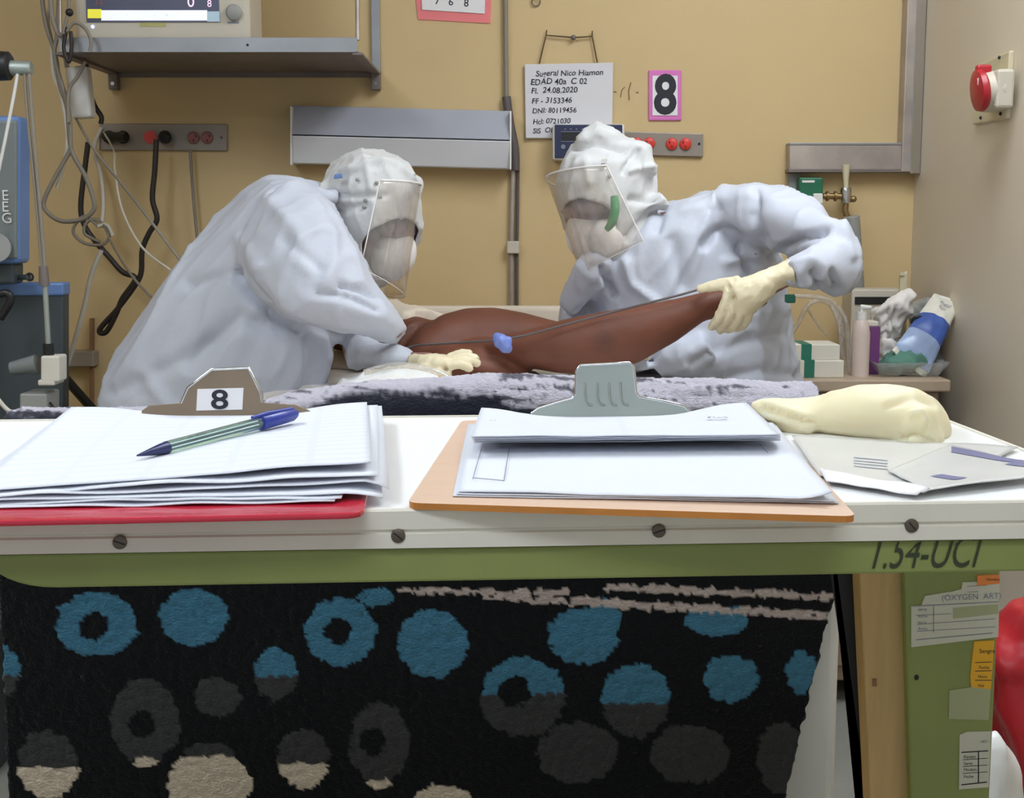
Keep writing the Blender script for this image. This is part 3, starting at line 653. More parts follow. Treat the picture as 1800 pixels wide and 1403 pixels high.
# ------------------------------------------------------------------ two workers in protective suits
def face(m, c, fw, s=1.0):      # skull, jaw, nose, brows, ears joined with the neck
    fw = V(fw).normalized(); sd = fw.cross(V((0, 0, 1))).normalized(); up = sd.cross(fw)
    Rm = Matrix((sd, fw, up)).transposed()
    at = lambda x, y, z: c+sd*x*s+fw*y*s+up*z*s
    m.ell(at(0, -.015, .035), V((.072, .09, .085))*s, 12, Rm); m.ell(at(0, .02, -.045), V((.055, .062, .075))*s, 10, Rm)
    m.tube([at(0, .075, .02), at(0, .098, -.018), at(0, .085, -.03)], [.009*s, .015*s, .012*s], 8)
    for k in (-1, 1):
        m.tube([at(k*.012, .078, .028), at(k*.045, .062, .03)], [.009*s, .008*s], 8); m.ell(at(k*.074, -.01, -.01), V((.01, .02, .032))*s, 8, Rm)
    m.tube([at(-.024, .066, -.062), at(0, .078, -.06), at(.024, .066, -.062)], .009*s, 8)
    return at, Rm
def hand(name, palm, fingers, parent, vox=.0035):
    m = MB(); m.sil(palm, 16)
    for ch in fingers: m.tube([P(x, y, D) for x, y, D, r in ch], [r for x, y, D, r in ch], 10, smooth=3); m.ell(P(*ch[-1][:3]), ch[-1][3], 8)
    o = remesh(m, name, 'glove_latex', vox, parent, 3); crumple(o, .0012, 30, .0006); return o
def cutface(o, c, Rm, rad):
    w, nn, org = world_co(o); inv = np.array(Rm.transposed())
    q = (w-np.array(c)) @ inv.T / np.array(rad); r = (q*q).sum(1)
    bm = bmesh.new(); bm.from_mesh(o.data); bm.verts.ensure_lookup_table()
    bmesh.ops.delete(bm, geom=[v for v in bm.verts if r[v.index] < 1], context='VERTS')
    for it in range(8):
        mv = {}
        for v in bm.verts:
            if v.is_boundary:
                nb = [e.other_vert(v).co for e in v.link_edges if e.is_boundary]
                if len(nb) == 2: mv[v] = v.co*.5+(nb[0]+nb[1])*.25
        for v, c_ in mv.items(): v.co = c_
    bm.to_mesh(o.data); bm.free()
    s = o.modifiers.new('solid', 'SOLIDIFY'); s.thickness = .003; s.offset = -1
def visor(name, tops, bots, parent):
    m = MB(); n = 28
    def arc(q, u):
        a, b, c = q; w = .62; return (a*(1-u)**2+b*2*u*(1-u)*1+c*u*u)
    def f(u, v):
        p = arc(tops, u); q = arc(bots, u); return p*(1-v)+q*v
    m.grid(f, n, 16); o = m.build(name, 'shield', parent, 180, solid=.0009)
    e = MB().tube([f(0, v/12) for v in range(13)], .0013, 6).tube([f(1, v/12) for v in range(13)], .0013, 6).tube([f(u/24, 1) for u in range(25)], .0009, 6)
    e.build('shield_edge', 'plastic_white', o, 60)
    h = MB(); th = .012
    h.grid(lambda u, v: f(u, v*.02)+V((0, 0, .001)), n, 2); h.build('shield_band', 'mask_white', o, 180, solid=.003)
    return o
# ---- left worker
pl = thing('person', 'person in white coverall and face shield leaning over the bed from the left', 'person', V((P(330, 800, 2.8).x, 2.8, 0)))
def legs(m, x, y, dx, dy, ztop, r, k=1):
    for s in (-1, 1):
        c = V((x+dx*s, y+dy*s, 0))
        m.tube([c+V((0, 0, ztop)), c+V((0, 0, .5)), c+V((0, 0, .12)), c+V((0, 0, .015))], [r*1.15*k, r*.9*k, r*.8*k, r*.7*k], 16)
        m.ell(c+V((.06 if x < 0 else -.06, 0, .045)), (.13*k, .055*k, .04), 10)
torsoL = [((215, 900), (455, 900), 2.80, .17), ((172, 745), (455, 745), 2.80, .18), ((168, 705), (572, 690), 2.80, .19), ((192, 645), (585, 650), 2.80, .20), ((240, 558), (592, 590), 2.80, .20), ((305, 465), (560, 540), 2.80, .20), ((368, 396), (555, 480), 2.80, .20), ((425, 338), (565, 420), 2.80, .20), ((468, 312), (585, 365), 2.80, .17), ((505, 310), (600, 340), 2.80, .12)]
armL = [((436, 380), (520, 314), 2.66, .09), ((420, 440), (572, 338), 2.61, .11), ((424, 492), (606, 396), 2.58, .115), ((455, 530), (634, 446), 2.56, .112), ((500, 560), (652, 492), 2.54, .10), ((552, 574), (672, 520), 2.54, .09), ((600, 580), (692, 540), 2.55, .08), ((650, 590), (708, 562), 2.57, .06), ((690, 604), (717, 578), 2.60, .045)]
farL = [((560, 470), (620, 430), 2.95, .07), ((580, 560), (650, 520), 2.90, .07), ((600, 610), (640, 560), 2.78, .065), ((612, 645), (650, 590), 2.70, .055), ((665, 655), (690, 600), 2.66, .045), ((715, 655), (728, 622), 2.64, .035)]
xl_ = P(330, 800, 2.8).x
m = MB().sil(torsoL[:-1], k=.78).sil(armL[1:], k=.5).sil(farL[1:], k=.5); legs(m, xl_, 2.8, .02, .12, .66, .085, .8)
hcL = P(656, 388, 2.82); fwL = V((.80, -.42, -.42))
atL, RmL = face(m, hcL, fwL, .92)
m.tube([hcL+V((-.02, 0, -.03)), P(560, 400, 2.82), P(520, 430, 2.82)], [.055, .055, .06], 12)
m.tube([P(715, 638, 2.64), P(760, 636, 2.62)], [.022, .02], 10)
remesh(m, 'body', 'skin_face', .007, pl, 2)
m = MB().sil(torsoL).sil(armL).sil(farL); legs(m, xl_, 2.8, .02, .12, .70, .10)
o = remesh(m, 'coverall', 'coverall', .0075, pl, 6, .6)
crumple(o, .0062, 6.5, .0022, [([(418, 484), (440, 512), (480, 555), (530, 578)], 9, -.016), ([(330, 500), (420, 478)], 10, -.007), ([(600, 500), (640, 505), (670, 520)], 7, -.012), ([(560, 515), (620, 522), (665, 545)], 9, -.009), ([(585, 350), (615, 420), (650, 480)], 7, .006),
      ([(330, 640), (420, 560), (520, 590)], 16, -.010), ([(200, 690), (300, 640), (360, 600)], 14, -.007), ([(570, 590), (580, 640), (570, 700)], 8, .010), ([(545, 600), (555, 650), (540, 700)], 12, -.012), ([(420, 420), (450, 470)], 12, .006), ([(250, 660), (300, 720)], 12, .006), ([(470, 350), (520, 400), (540, 470)], 14, .006), ([(500, 420), (560, 470)], 9, -.005)], seed=2, along=(-.56, 0, -.83), pw=5, zs=1)
hd = [((628, 265), (660, 264), 2.82, .03), ((598, 278), (700, 276), 2.82, .08), ((574, 298), (724, 296), 2.82, .105), ((563, 325), (738, 325), 2.82, .115), ((568, 360), (743, 360), 2.82, .12), ((580, 400), (742, 400), 2.82, .12), ((592, 440), (730, 440), 2.82, .115), ((596, 475), (708, 480), 2.82, .105), ((580, 510), (670, 505), 2.82, .09), ((540, 520), (620, 500), 2.82, .08)]
m = MB().sil(hd, 28).tube([P(563, 318, 2.78), P(575, 340, 2.77), P(600, 352, 2.75)], [.01, .02, .01], 8).ell(P(734, 325, 2.78), (.016, .02, .022), 8)
o = remesh(m, 'hood', 'hood_white', .0055, pl, 4)
crumple(o, .0052, 11, .0018, [([(600, 300), (660, 282), (700, 290), (730, 320)], 5, .008), ([(575, 340), (620, 345), (680, 342)], 5, -.006), ([(590, 370), (640, 360)], 8, -.006), ([(640, 270), (650, 330)], 5, .004)], seed=5, pw=5, along=(.3, 0, -.95))
cutface(o, P(692, 438, 2.75), RmL, (.066, .085, .066))
for x, y in ((628, 316), (662, 321), (668, 346), (642, 352), (640, 364)): MB().ell(P(x, y, 2.712), .0042, 6).build('rivet', 'plastic_grey', pl, 60)
MB().hexa([P(x, y, D) for D in (2.708, 2.72) for x, y in ((586, 315), (603, 313), (601, 305), (588, 306))]).build('blue_tab', 'blue_housing', pl, bevel=.002)
def mask(at, Rm, s, parent, cheek=None):
    m = MB().ell(at(0, .079, -.046), V((.053, .052, .062))*s, 14, Rm)
    if cheek is not None: m.ell(cheek, (.040, .035, .044), 12)
    o = remesh(m, 'respirator', 'mask_white', .004, parent, 3); return o
def goggles(at, Rm, s, parent, strap):
    o = remesh(MB().ell(at(0, .062, .018), V((.07, .042, .033))*s, 14, Rm), 'goggles', 'goggle', .004, parent, 2)
    for k in (-1, 1): MB().ell(at(k*.071, .055, .016), .014*s, 10).build('goggle_clip', 'black', parent, 60)
    m = MB()
    for k in (-1, 1): m.tube([at(k*.07, .055, .016), at(k*.082, .01, .012), at(k*.078, -.04, .01)], .006*s, 8, smooth=4)
    m.build('strap', strap, parent, 60)
mask(atL, RmL, .92, pl); goggles(atL, RmL, .92, pl, 'black')
for k in (-1, 1): MB().ell(atL(k*.032, .074, .012), .012, 8).build('eye', 'eye_white', pl, 60)
visor('face_shield', [P(668, 316, 2.66), P(800, 318, 2.72), P(700, 340, 2.99)], [P(634, 470, 2.63), P(770, 540, 2.70), P(672, 520, 2.98)], pl)
hand('glove', [((716, 624), (718, 656), 2.63, .028), ((735, 622), (738, 660), 2.61, .036), ((765, 622), (768, 658), 2.59, .040), ((790, 625), (792, 650), 2.585, .038), ((800, 628), (802, 645), 2.585, .034)],
     [[(788, 644, 2.552, .0100), (808, 640, 2.548, .0095), (824, 646, 2.556, .0085)], [(790, 639, 2.574, .0100), (816, 633, 2.572, .0095), (838, 638, 2.578, .0085)], [(790, 634, 2.597, .0100), (816, 627, 2.596, .0095), (836, 630, 2.598, .0085)], [(786, 630, 2.62, .0095), (808, 622, 2.62, .009), (824, 622, 2.62, .008)], [(740, 648, 2.575, .0125), (764, 658, 2.555, .011), (788, 660, 2.55, .0088)]], pl, .003)
# ---- right worker
xr_ = P(1330, 800, 2.98).x
pr = thing('person', 'person in white coverall and face shield holding up the patient leg', 'person', (xr_, 2.98, 0))
torsoR = [((1215, 880), (1400, 880), 2.98, .14), ((1205, 730), (1415, 740), 2.98, .155), ((1150, 672), (1420, 690), 2.98, .165), ((1090, 630), (1400, 635), 2.98, .17), ((1050, 565), (1388, 575), 2.98, .17), ((1022, 515), (1380, 510), 2.98, .17), ((1030, 470), (1372, 450), 2.98, .17), ((1062, 428), (1362, 390), 2.98, .165), ((1110, 382), (1335, 342), 2.98, .14), ((1160, 356), (1280, 332), 2.98, .08)]
armRu = [((1262, 328), (1280, 440), 2.92, .10), ((1330, 316), (1335, 440), 2.86, .105), ((1395, 338), (1372, 448), 2.80, .10), ((1445, 360), (1405, 465), 2.74, .095), ((1488, 395), (1432, 490), 2.68, .085), ((1506, 440), (1460, 505), 2.66, .06)]
armRf = [((1510, 432), (1506, 500), 2.66, .05), ((1480, 416), (1478, 516), 2.64, .07), ((1436, 422), (1440, 514), 2.61, .065), ((1400, 440), (1404, 510), 2.59, .055), ((1374, 458), (1386, 504), 2.59, .042)]
farR = [((1045, 450), (1120, 430), 3.05, .08), ((1008, 488), (1092, 500), 3.06, .08), ((988, 525), (1080, 560), 3.04, .08), ((986, 580), (1075, 620), 2.98, .075), ((1010, 640), (1085, 580), 2.92, .07), ((1120, 660), (1120, 585), 2.84, .065), ((1140, 655), (1136, 590), 2.83, .05)]
m = MB().sil(torsoR[:-1], k=.78).sil(armRu[:-1], k=.5).sil(armRf[1:], k=.5).sil(farR[1:], k=.5); legs(m, xr_, 2.95, .015, .10, .66, .085, .8)
hcR = P(1068, 352, 2.95); fwR = V((-.72, -.50, -.46))
atR, RmR = face(m, hcR, fwR, 1.0)
m.tube([hcR+V((.02, 0, -.03)), P(1110, 400, 2.97), P(1125, 440, 2.98)], [.055, .055, .05], 12)
m.tube([P(1380, 482, 2.59), P(1330, 510, 2.58), P(1300, 530, 2.58)], [.026, .024, .02], 10)
remesh(m, 'body', 'skin_face', .007, pr, 2)
m = MB().sil(torsoR).sil(armRu).sil(armRf).sil(farR); legs(m, xr_, 2.95, .015, .10, .70, .095)
m.tube([P(1000, 540, 2.93), P(1040, 470, 2.86), P(1060, 452, 2.84)], [.02, .045, .02], 10)
m.tube([P(1160, 650, 2.84), P(1205, 630, 2.80), P(1250, 606, 2.80)], [.03, .045, .03], 10)
o = remesh(m, 'coverall', 'coverall', .0075, pr, 5, .6)
crumple(o, .0075, 7, .0028, [([(1240, 430), (1265, 400), (1300, 430), (1320, 470)], 9, -.014), ([(1330, 330), (1320, 380), (1345, 440)], 8, -.012), ([(1360, 450), (1400, 420), (1450, 405)], 7, -.016), ([(1280, 460), (1320, 450), (1360, 440)], 8, .008), ([(1150, 400), (1165, 350)], 8, -.010), ([(1100, 460), (1110, 500), (1150, 530)], 8, .010), ([(1060, 470), (1075, 520)], 7, -.014), ([(1385, 470), (1400, 500)], 5, -.01), ([(1430, 480), (1440, 510)], 6, -.012), ([(1462, 480), (1470, 510)], 6, -.010), ([(1200, 360), (1260, 350), (1330, 330)], 12, .006), ([(1180, 420), (1200, 500)], 14, -.008), ([(1220, 640), (1300, 600), (1370, 590)], 12, -.008), ([(1260, 670), (1340, 650), (1400, 660)], 9, -.009), ([(1290, 560), (1380, 540)], 12, .007), ([(1480, 400), (1500, 450)], 7, .006)], seed=11, zs=1, along=(-.45, 0, -.89), pw=5)
hd = [((1020, 238), (1085, 236), 2.95, .05), ((1002, 252), (1118, 250), 2.95, .085), ((985, 285), (1146, 280), 2.95, .115), ((979, 320), (1154, 318), 2.95, .122), ((980, 355), (1158, 355), 2.95, .125), ((990, 395), (1162, 390), 2.95, .122), ((1010, 430), (1150, 425), 2.95, .115), ((1035, 460), (1140, 450), 2.95, .10), ((1060, 485), (1140, 470), 2.95, .09)]
m = MB().sil(hd, 28)
m.tube([P(1020, 255, 2.9), P(1050, 236, 2.9), P(1085, 250, 2.9)], [.02, .03, .02], 10).tube([P(1100, 265, 2.9), P(1130, 270, 2.9), P(1142, 310, 2.88)], [.02, .03, .02], 10).tube([P(1110, 375, 2.86), P(1165, 350, 2.88)], [.02, .02], 8)
o = remesh(m, 'hood', 'hood_white', .0055, pr, 4)
crumple(o, .0058, 11, .002, [([(1010, 262), (1055, 250), (1100, 262)], 5, -.010), ([(1100, 300), (1120, 260)], 5, -.008), ([(1105, 300), (1150, 292)], 5, .007), ([(1000, 300), (1030, 280), (1035, 320)], 6, .004), ([(1110, 350), (1150, 350)], 6, -.008), ([(1105, 420), (1150, 370)], 7, -.008)], seed=8, pw=5, along=(-.3, 0, -.95))
cutface(o, P(1030, 402, 2.875), RmR, (.072, .085, .066))
for x, y in ((1060, 290), (1071, 310)): MB().ell(P(x, y, 2.832), .0045, 6).build('rivet', 'plastic_grey', pr, 60)
MB().hexa([P(x, y, D) for D in (2.826, 2.834) for x, y in ((1056, 284), (1068, 282), (1068, 277), (1058, 278))]).build('shiny_tab', 'plastic_white', pr, bevel=.001)
mask(atR, RmR, 1.0, pr, P(1068, 420, 2.865)); goggles(atR, RmR, 1.0, pr, 'strap_green')
for k in (-1, 1): MB().ell(atR(k*.032, .076, .012), .012, 8).build('eye', 'eye_white', pr, 60)
MB().tube([P(1080, 345, 2.80), P(1081, 370, 2.795), P(1075, 392, 2.795), P(1066, 404, 2.80)], [.008, .010, .009, .006], 8, smooth=4).build('mask_strap', 'strap_green', pr, 60)
visor('face_shield', [P(1066, 290, 2.77), P(905, 300, 2.80), P(985, 330, 3.10)], [P(1131, 424, 2.74), P(975, 500, 2.78), P(1040, 480, 3.05)], pr)
hand('glove', [((1392, 452), (1402, 508), 2.59, .048), ((1372, 462), (1384, 502), 2.585, .038), ((1352, 470), (1368, 510), 2.58, .03), ((1325, 482), (1350, 530), 2.572, .028), ((1300, 490), (1332, 548), 2.57, .026), ((1282, 498), (1312, 556), 2.57, .022)],
     [[(1300, 496, 2.575, .014), (1268, 501, 2.585, .0125), (1246, 505, 2.595, .0105), (1232, 508, 2.60, .009)],
      [(1284, 510, 2.57, .0115), (1272, 540, 2.575, .0108), (1262, 562, 2.59, .0098), (1252, 574, 2.62, .0088)],
      [(1292, 528, 2.57, .0115), (1284, 552, 2.575, .0108), (1274, 570, 2.60, .0098), (1266, 580, 2.63, .0088)],
      [(1303, 540, 2.57, .0112), (1298, 560, 2.58, .0105), (1288, 575, 2.605, .0095), (1280, 580, 2.63, .0085)],
      [(1316, 546, 2.572, .0105), (1312, 562, 2.585, .0098), (1303, 574, 2.61, .0088), (1296, 577, 2.63, .008)]], pr)
hand('glove', [((1138, 588), (1142, 636), 2.79, .035), ((1116, 588), (1122, 628), 2.76, .025), ((1096, 590), (1102, 620), 2.75, .018)], [[(1098, 593, 2.75, .009), (1078, 594, 2.74, .0085), (1064, 600, 2.73, .008)], [(1100, 602, 2.75, .009), (1082, 608, 2.74, .0085), (1068, 614, 2.73, .008)], [(1102, 610, 2.75, .009), (1086, 620, 2.74, .0085)], [(1106, 618, 2.75, .009), (1092, 628, 2.74, .008)], [(1116, 588, 2.75, .010), (1098, 576, 2.74, .009)]], pr)
# ------------------------------------------------------------------ fleece blanket over the footboard
prof = [(1.8, 0.812), (1.66, 0.832), (1.57, 0.88), (1.515, 0.935), (1.485, 0.962), (1.455, 0.97), (1.428, 0.964), (1.412, 0.945), (1.405, 0.9), (1.398, 0.8), (1.395, 0.65), (1.392, 0.5), (1.39, 0.32)]
pp, _ = spline([V((0, a, b)) for a, b in prof], [0]*len(prof), 22)
cum = [0]
for a, b in zip(pp[:-1], pp[1:]): cum.append(cum[-1]+(b-a).length)
def pat(v):
    s = v*cum[-1]; i = min(max(np.searchsorted(cum, s)-1, 0), len(pp)-2); t_ = (s-cum[i])/(cum[i+1]-cum[i]); return pp[i].lerp(pp[i+1], t_)
NU, NV = 300, 420
rows = [pat(j/NV) for j in range(NV+1)]
vs = []
topy = lambda x: np.interp(x, [-.54, -.29, -.24, -.18, -.03, .06, .2, .33], [-.034, -.033, -.014, -.005, .006, .004, -.002, -.004])
for j, r in enumerate(rows):
    hang = max(0, min(1, (.94-r.z)/.5)) if r.y < 1.42 else 0
    x1 = float(np.interp(hang, [0, .1, .35, .8, 1], [.328, .345, .347, .299, .28])); x0 = -.545
    for i in range(NU+1):
        x = x0+(x1-x0)*i/NU; w = topy(x)*max(0, 1-abs(r.y-1.455)/.2 if r.y > 1.42 else 1-hang*3)
        fold = .007*hang*math.sin(x*9+1)+.006*noise.noise(V((x*6, r.z*3, r.y*3)))+.0016*noise.noise(V((x*150, r.z*150, r.y*150)))+.0014*noise.noise(V((x*300, r.z*300, r.y*300)))
        nz = 1 if r.y > 1.425 else 0
        vs.append(V((x, r.y-(0 if nz else fold), r.z+w+(abs(fold)*1.2 if nz else 0))))
m = MB(); m.v = vs; m.f = [(j*(NU+1)+i, j*(NU+1)+i+1, (j+1)*(NU+1)+i+1, (j+1)*(NU+1)+i) for j in range(NV) for i in range(NU)]; m.m = [0]*len(m.f)
px = project(np.array([tuple(v) for v in vs])); yy = np.array([v.y for v in vs]); zz_ = np.array([v.z for v in vs])
nzs = np.array([noise.noise(V((p[0]/16, p[1]/16, 1)))*7+noise.noise(V((p[0]/6, p[1]/6, 4)))*3.5 for p in px])
colr = np.tile(np.array(lin((12, 13, 15))), (len(vs), 1))
BLUE, GREY, CREAM, PALE = lin((58, 104, 126)), lin((52, 52, 52)), lin((186, 172, 152)), lin((164, 150, 142))
def spot(x, y, rx, ry, c, hole=None, y0=-1e9, y1=1e9):
    d = np.sqrt(((px[:, 0]-x)/rx)**2+((px[:, 1]-y)/ry)**2)+nzs/ max(rx, ry)
    k = (d < 1) & (px[:, 1]+nzs*.5 > y0) & (px[:, 1]+nzs*.5 < y1) & (yy < 1.42)
    if hole is not None:
        hx, hy, hr = hole; k &= (np.sqrt((px[:, 0]-hx)**2+(px[:, 1]-hy)**2)+nzs*.8 > hr)
    colr[k] = c
for a in [(172, 1095, 70, 56, BLUE, (167, 1098, 25)), (342, 1083, 60, 50, BLUE), (600, 1107, 61, 60, BLUE, (595, 1107, 23)), (662, 1048, 32, 16, BLUE), (762, 1128, 62, 60, BLUE), (1025, 1115, 60, 50, BLUE), (1064, 1085, 26, 34, BLUE), (1258, 1085, 56, 30, BLUE, None, 1062), (1283, 1190, 47, 41, BLUE), (1406, 1180, 26, 40, BLUE),
          (487, 1182, 37, 46, GREY), (487, 1182, 37, 46, BLUE, None, -1e9, 1186), (10, 1178, 28, 46, GREY), (10, 1178, 28, 46, BLUE, None, -1e9, 1184), (919, 1222, 74, 70, GREY, (905, 1212, 28)), (919, 1222, 74, 70, BLUE, (905, 1212, 28), -1e9, 1217), (1117, 1228, 61, 64, GREY), (1117, 1228, 61, 64, BLUE, None, -1e9, 1234),
          (257, 1265, 61, 72, GREY, (250, 1270, 23)), (383, 1222, 42, 34, GREY), (667, 1302, 53, 72, GREY, (656, 1300, 24)), (1015, 1320, 70, 54, GREY), (1210, 1322, 68, 52, GREY), (1372, 1330, 44, 62, GREY), (88, 1340, 52, 60, GREY), (88, 1340, 52, 60, CREAM, None, 1346), (535, 1330, 45, 52, GREY), (535, 1330, 45, 52, CREAM, None, 1338), (370, 1375, 72, 60, CREAM, None, 1326), (370, 1320, 45, 16, GREY, None, -1e9, 1326), (780, 1425, 62, 48, CREAM), (255, 1336, 20, 9, CREAM), (668, 1374, 20, 8, CREAM),
          (120, 900, 64, 56, BLUE, (118, 902, 24)), (300, 840, 58, 50, BLUE), (480, 940, 62, 56, BLUE, (476, 938, 22)), (640, 850, 56, 52, BLUE), (820, 950, 60, 52, BLUE), (960, 850, 60, 54, BLUE, (956, 852, 23)), (1120, 930, 58, 50, BLUE), (1280, 840, 60, 52, BLUE), (1390, 950, 46, 44, BLUE), (1150, 1480, 70, 60, CREAM), (980, 1560, 70, 60, CREAM), (560, 1520, 70, 60, CREAM), (180, 1540, 70, 60, CREAM)]: spot(*a)
for (xa_, ya, xb, yb, w) in ((850, 1046, 1490, 1082, 7), (1060, 1030, 1490, 1048, 6), (700, 1036, 1000, 1040, 4)):
    t_ = (px[:, 0]-xa_)/(xb-xa_); k = (t_ > 0) & (t_ < 1) & (np.abs(px[:, 1]-(ya+(yb-ya)*t_)+nzs*.9) < w) & (yy < 1.42) & (nzs > -3.2); colr[k] = PALE
WH = np.array(lin((196, 192, 204))); NAVY = np.array(lin((34, 36, 48)))
stripe = np.array([noise.noise(V((p[0]/60-p[1]/14, p[1]/9, 2)))*.6+noise.noise(V((p[0]/9, p[1]/7, 7)))*.35 for p in px])
topz = zz_ > .915
bandy = np.interp(px[:, 0], [500, 620, 850, 900, 1000, 1100, 1430], [730, 694, 694, 712, 722, 712, 740])
def sm(a, b, x): t__ = np.clip((x-a)/(b-a), 0, 1); return t__*t__*(3-2*t__)
lvl = np.where(yy > 1.44, 1.0, sm(-9, 9, bandy-px[:, 1]-stripe*22))
thr = np.interp(px[:, 0], [500, 640, 700, 840, 880, 1110, 1160, 1430], [.15, .22, .5, .5, .08, .08, .25, .25])
lvl = lvl*(1-.85*sm(thr-.08, thr+.10, stripe))
full = (NAVY[None, :]*(1-lvl[:, None])+WH[None, :]*(lvl*(.9+.25*np.clip(stripe, -.5, .5)))[:, None])
colr[topz] = full[topz]
mm = bpy.data.materials.new('fleece'); mm.use_nodes = True; MATS['fleece'] = mm; nt = mm.node_tree
at_ = nt.nodes.new('ShaderNodeVertexColor'); at_.layer_name = 'dye'; nb = nt.nodes['Principled BSDF']; nt.links.new(at_.outputs[0], nb.inputs['Base Color'])
nb.inputs['Roughness'].default_value = .95; nb.inputs['Specular IOR Level'].default_value = .1; nb.inputs['Sheen Weight'].default_value = .12
n_ = nt.nodes.new('ShaderNodeTexNoise'); n_.inputs['Scale'].default_value = 260; bp_ = nt.nodes.new('ShaderNodeBump'); bp_.inputs['Strength'].default_value = .7; bp_.inputs['Distance'].default_value = .004
nt.links.new(n_.outputs[0], bp_.inputs['Height']); nt.links.new(bp_.outputs[0], nb.inputs['Normal'])
me = bpy.data.meshes.new('fleece_blanket'); me.from_pydata(vs, [], m.f); me.materials.append(mm)
ca = me.color_attributes.new('dye', 'FLOAT_COLOR', 'POINT'); ca.data.foreach_set('color', np.concatenate([colr, np.ones((len(vs), 1))], 1).ravel())
me.polygons.foreach_set('use_smooth', [True]*len(me.polygons))
bl = bpy.data.objects.new('fleece_blanket', me); COL.objects.link(bl)
s_ = bl.modifiers.new('solid', 'SOLIDIFY'); s_.thickness = .006; s_.offset = -1
tag(bl, 'black fleece blanket with blue and grey spots over the footboard', 'blanket')

# ------------------------------------------------------------------ bedside cabinet and its things
YC = 3.06; zc = P(1600, 668, YC).z
xc0 = P(1392, 668, YC).x; xc1 = P(1672, 668, YC).x
t = thing('bedside_cabinet', 'brown bedside cabinet in the wall corner loaded with supplies', 'cabinet', ((xc0+xc1)/2, 3.3, 0))
MB().box((xc0, YC, zc-.028), (xc1, YW-.03, zc)).build('top', 'cabinet_top', t, bevel=.004)
MB().box((xc0+.02, YC+.02, .06), (xc1-.02, YW-.04, zc-.028)).build('body', 'cabinet_wood', t, bevel=.004)
d_ = MB().box((xc0+.03, YC+.008, .10), (xc1-.03, YC+.02, zc-.05)).build('door', 'cabinet_wood', t, bevel=.003)
MB().tube([(xc0+.06, YC+.008, .3), (xc0+.06, YC-.012, .3), (xc0+.06, YC-.012, .38), (xc0+.06, YC+.008, .38)], .004, 8).build('handle', 'chrome', d_, 60)
for x in (xc0+.04, xc1-.04):
    for y in (YC+.05, YW-.08): MB().box((x-.015, y-.015, 0), (x+.015, y+.015, .06)).build('foot', 'black', t)
def carton(name, label, x0, y0, x1, y1, D, dep, band, m1='carton_white', m2='carton_green', base=None):
    a = P(x0, y1, D); b = P(x1, y0, D); z0 = a.z if base is None else base
    r = thing(name, label, 'box', ((a.x+b.x)/2, D+dep/2, z0))
    MB().box((a.x, D, z0), (b.x, D+dep, b.z)).build('carton', m1, r, bevel=.002)
    if band: MB().box((P(band[0], y1, D).x, D-.0008, z0+.001), (P(band[1], y1, D).x, D+dep*.9, b.z+.0008)).build('band', m2, r)
    return b.z
z2 = carton('supply_box', 'lower white supply box with green band on the cabinet', 1398, 634, 1484, 668, 3.10, .12, (1413, 1431), base=zc)
carton('supply_box', 'upper white supply box with green band on top of another', 1392, 606, 1477, 636, 3.11, .11, (1408, 1426), base=z2)
# tall pale bottle
t = thing('lotion_bottle', 'pale pink bottle with white pump beside the purple box', 'bottle', onZ(1512, 660, zc))
B_ = P(1511, 662, 3.14); z_ = lambda y: P(1511, y, 3.14).z
MB().tube([(B_.x, 3.14, zc), (B_.x, 3.14, z_(585)), (B_.x, 3.14, z_(566)), (B_.x, 3.14, z_(560))], [.021, .021, .016, .009], 20).build('bottle', 'bottle_pink', t, 50)
MB().tube([(B_.x, 3.14, z_(562)), (B_.x, 3.14, z_(548))], .012, 16).build('pump_collar', 'plastic_white', t, 50)
MB().tube([(B_.x, 3.14, z_(548)), (B_.x, 3.14, z_(540)), (B_.x+.02, 3.13, z_(540))], [.005, .007, .004], 10).build('pump_head', 'plastic_white', t, 50)
t = thing('purple_carton', 'purple and white carton standing on the cabinet', 'box', P(1533, 655, 3.17))
a, b = P(1520, 655, 3.17), P(1548, 574, 3.17)
MB().box((a.x, 3.17, zc), (b.x, 3.22, b.z)).build('carton', 'purple', t, bevel=.002)
MB().box((a.x, 3.17, b.z), (b.x-.006, 3.22, b.z+.012)).build('flap', 'carton_white', t, bevel=.002)
t = thing('glove_dispenser', 'white dispenser box with dark slot at the back of the cabinet', 'box', P(1545, 640, 3.42))
a, b = P(1493, 645, 3.40), P(1594, 509, 3.40)
MB().box((a.x, 3.40, zc), (b.x, 3.50, b.z)).build('carton', 'plastic_beige', t, bevel=.003)
MB().wbox(1503, 522, 1566, 535, 3.397, 3.401).build('slot', 'black', t)
o = remesh(MB().sil([((1540, 600), (1560, 602), 3.27, .02), ((1536, 560), (1592, 575), 3.27, .035), ((1534, 545), (1604, 540), 3.27, .04), ((1570, 525), (1606, 520), 3.27, .025), ((1596, 512), (1602, 513), 3.27, .006)]).sil([((1542, 600), (1590, 600), 3.27, .035), ((1548, 652), (1580, 652), 3.27, .03)]), 'folded_cloth', 'sheet_white', .005, None, 3)
crumple(o, .008, 20, .003, [([(1560, 545), (1556, 585)], 4, -.012), ([(1575, 540), (1572, 590)], 4, -.012)]); tag(o, 'crumpled white cloth in the middle of the cabinet top', 'cloth')
t = thing('wooden_paddle', 'pale wooden paddle standing upright by the wall corner', 'stick', P(1588, 640, 3.33))
MB().prism([P(x, y, 3.33) for x, y in ((1580, 655), (1592, 655), (1596, 476), (1582, 484))], (0, .012, 0)).build('blade', 'plate_cream', t, bevel=.003)
MB().prism([P(x, y, 3.325) for x, y in ((1582, 484), (1590, 484), (1590, 478), (1584, 478))], (0, .004, 0)).build('tip', 'plate_cream', t)
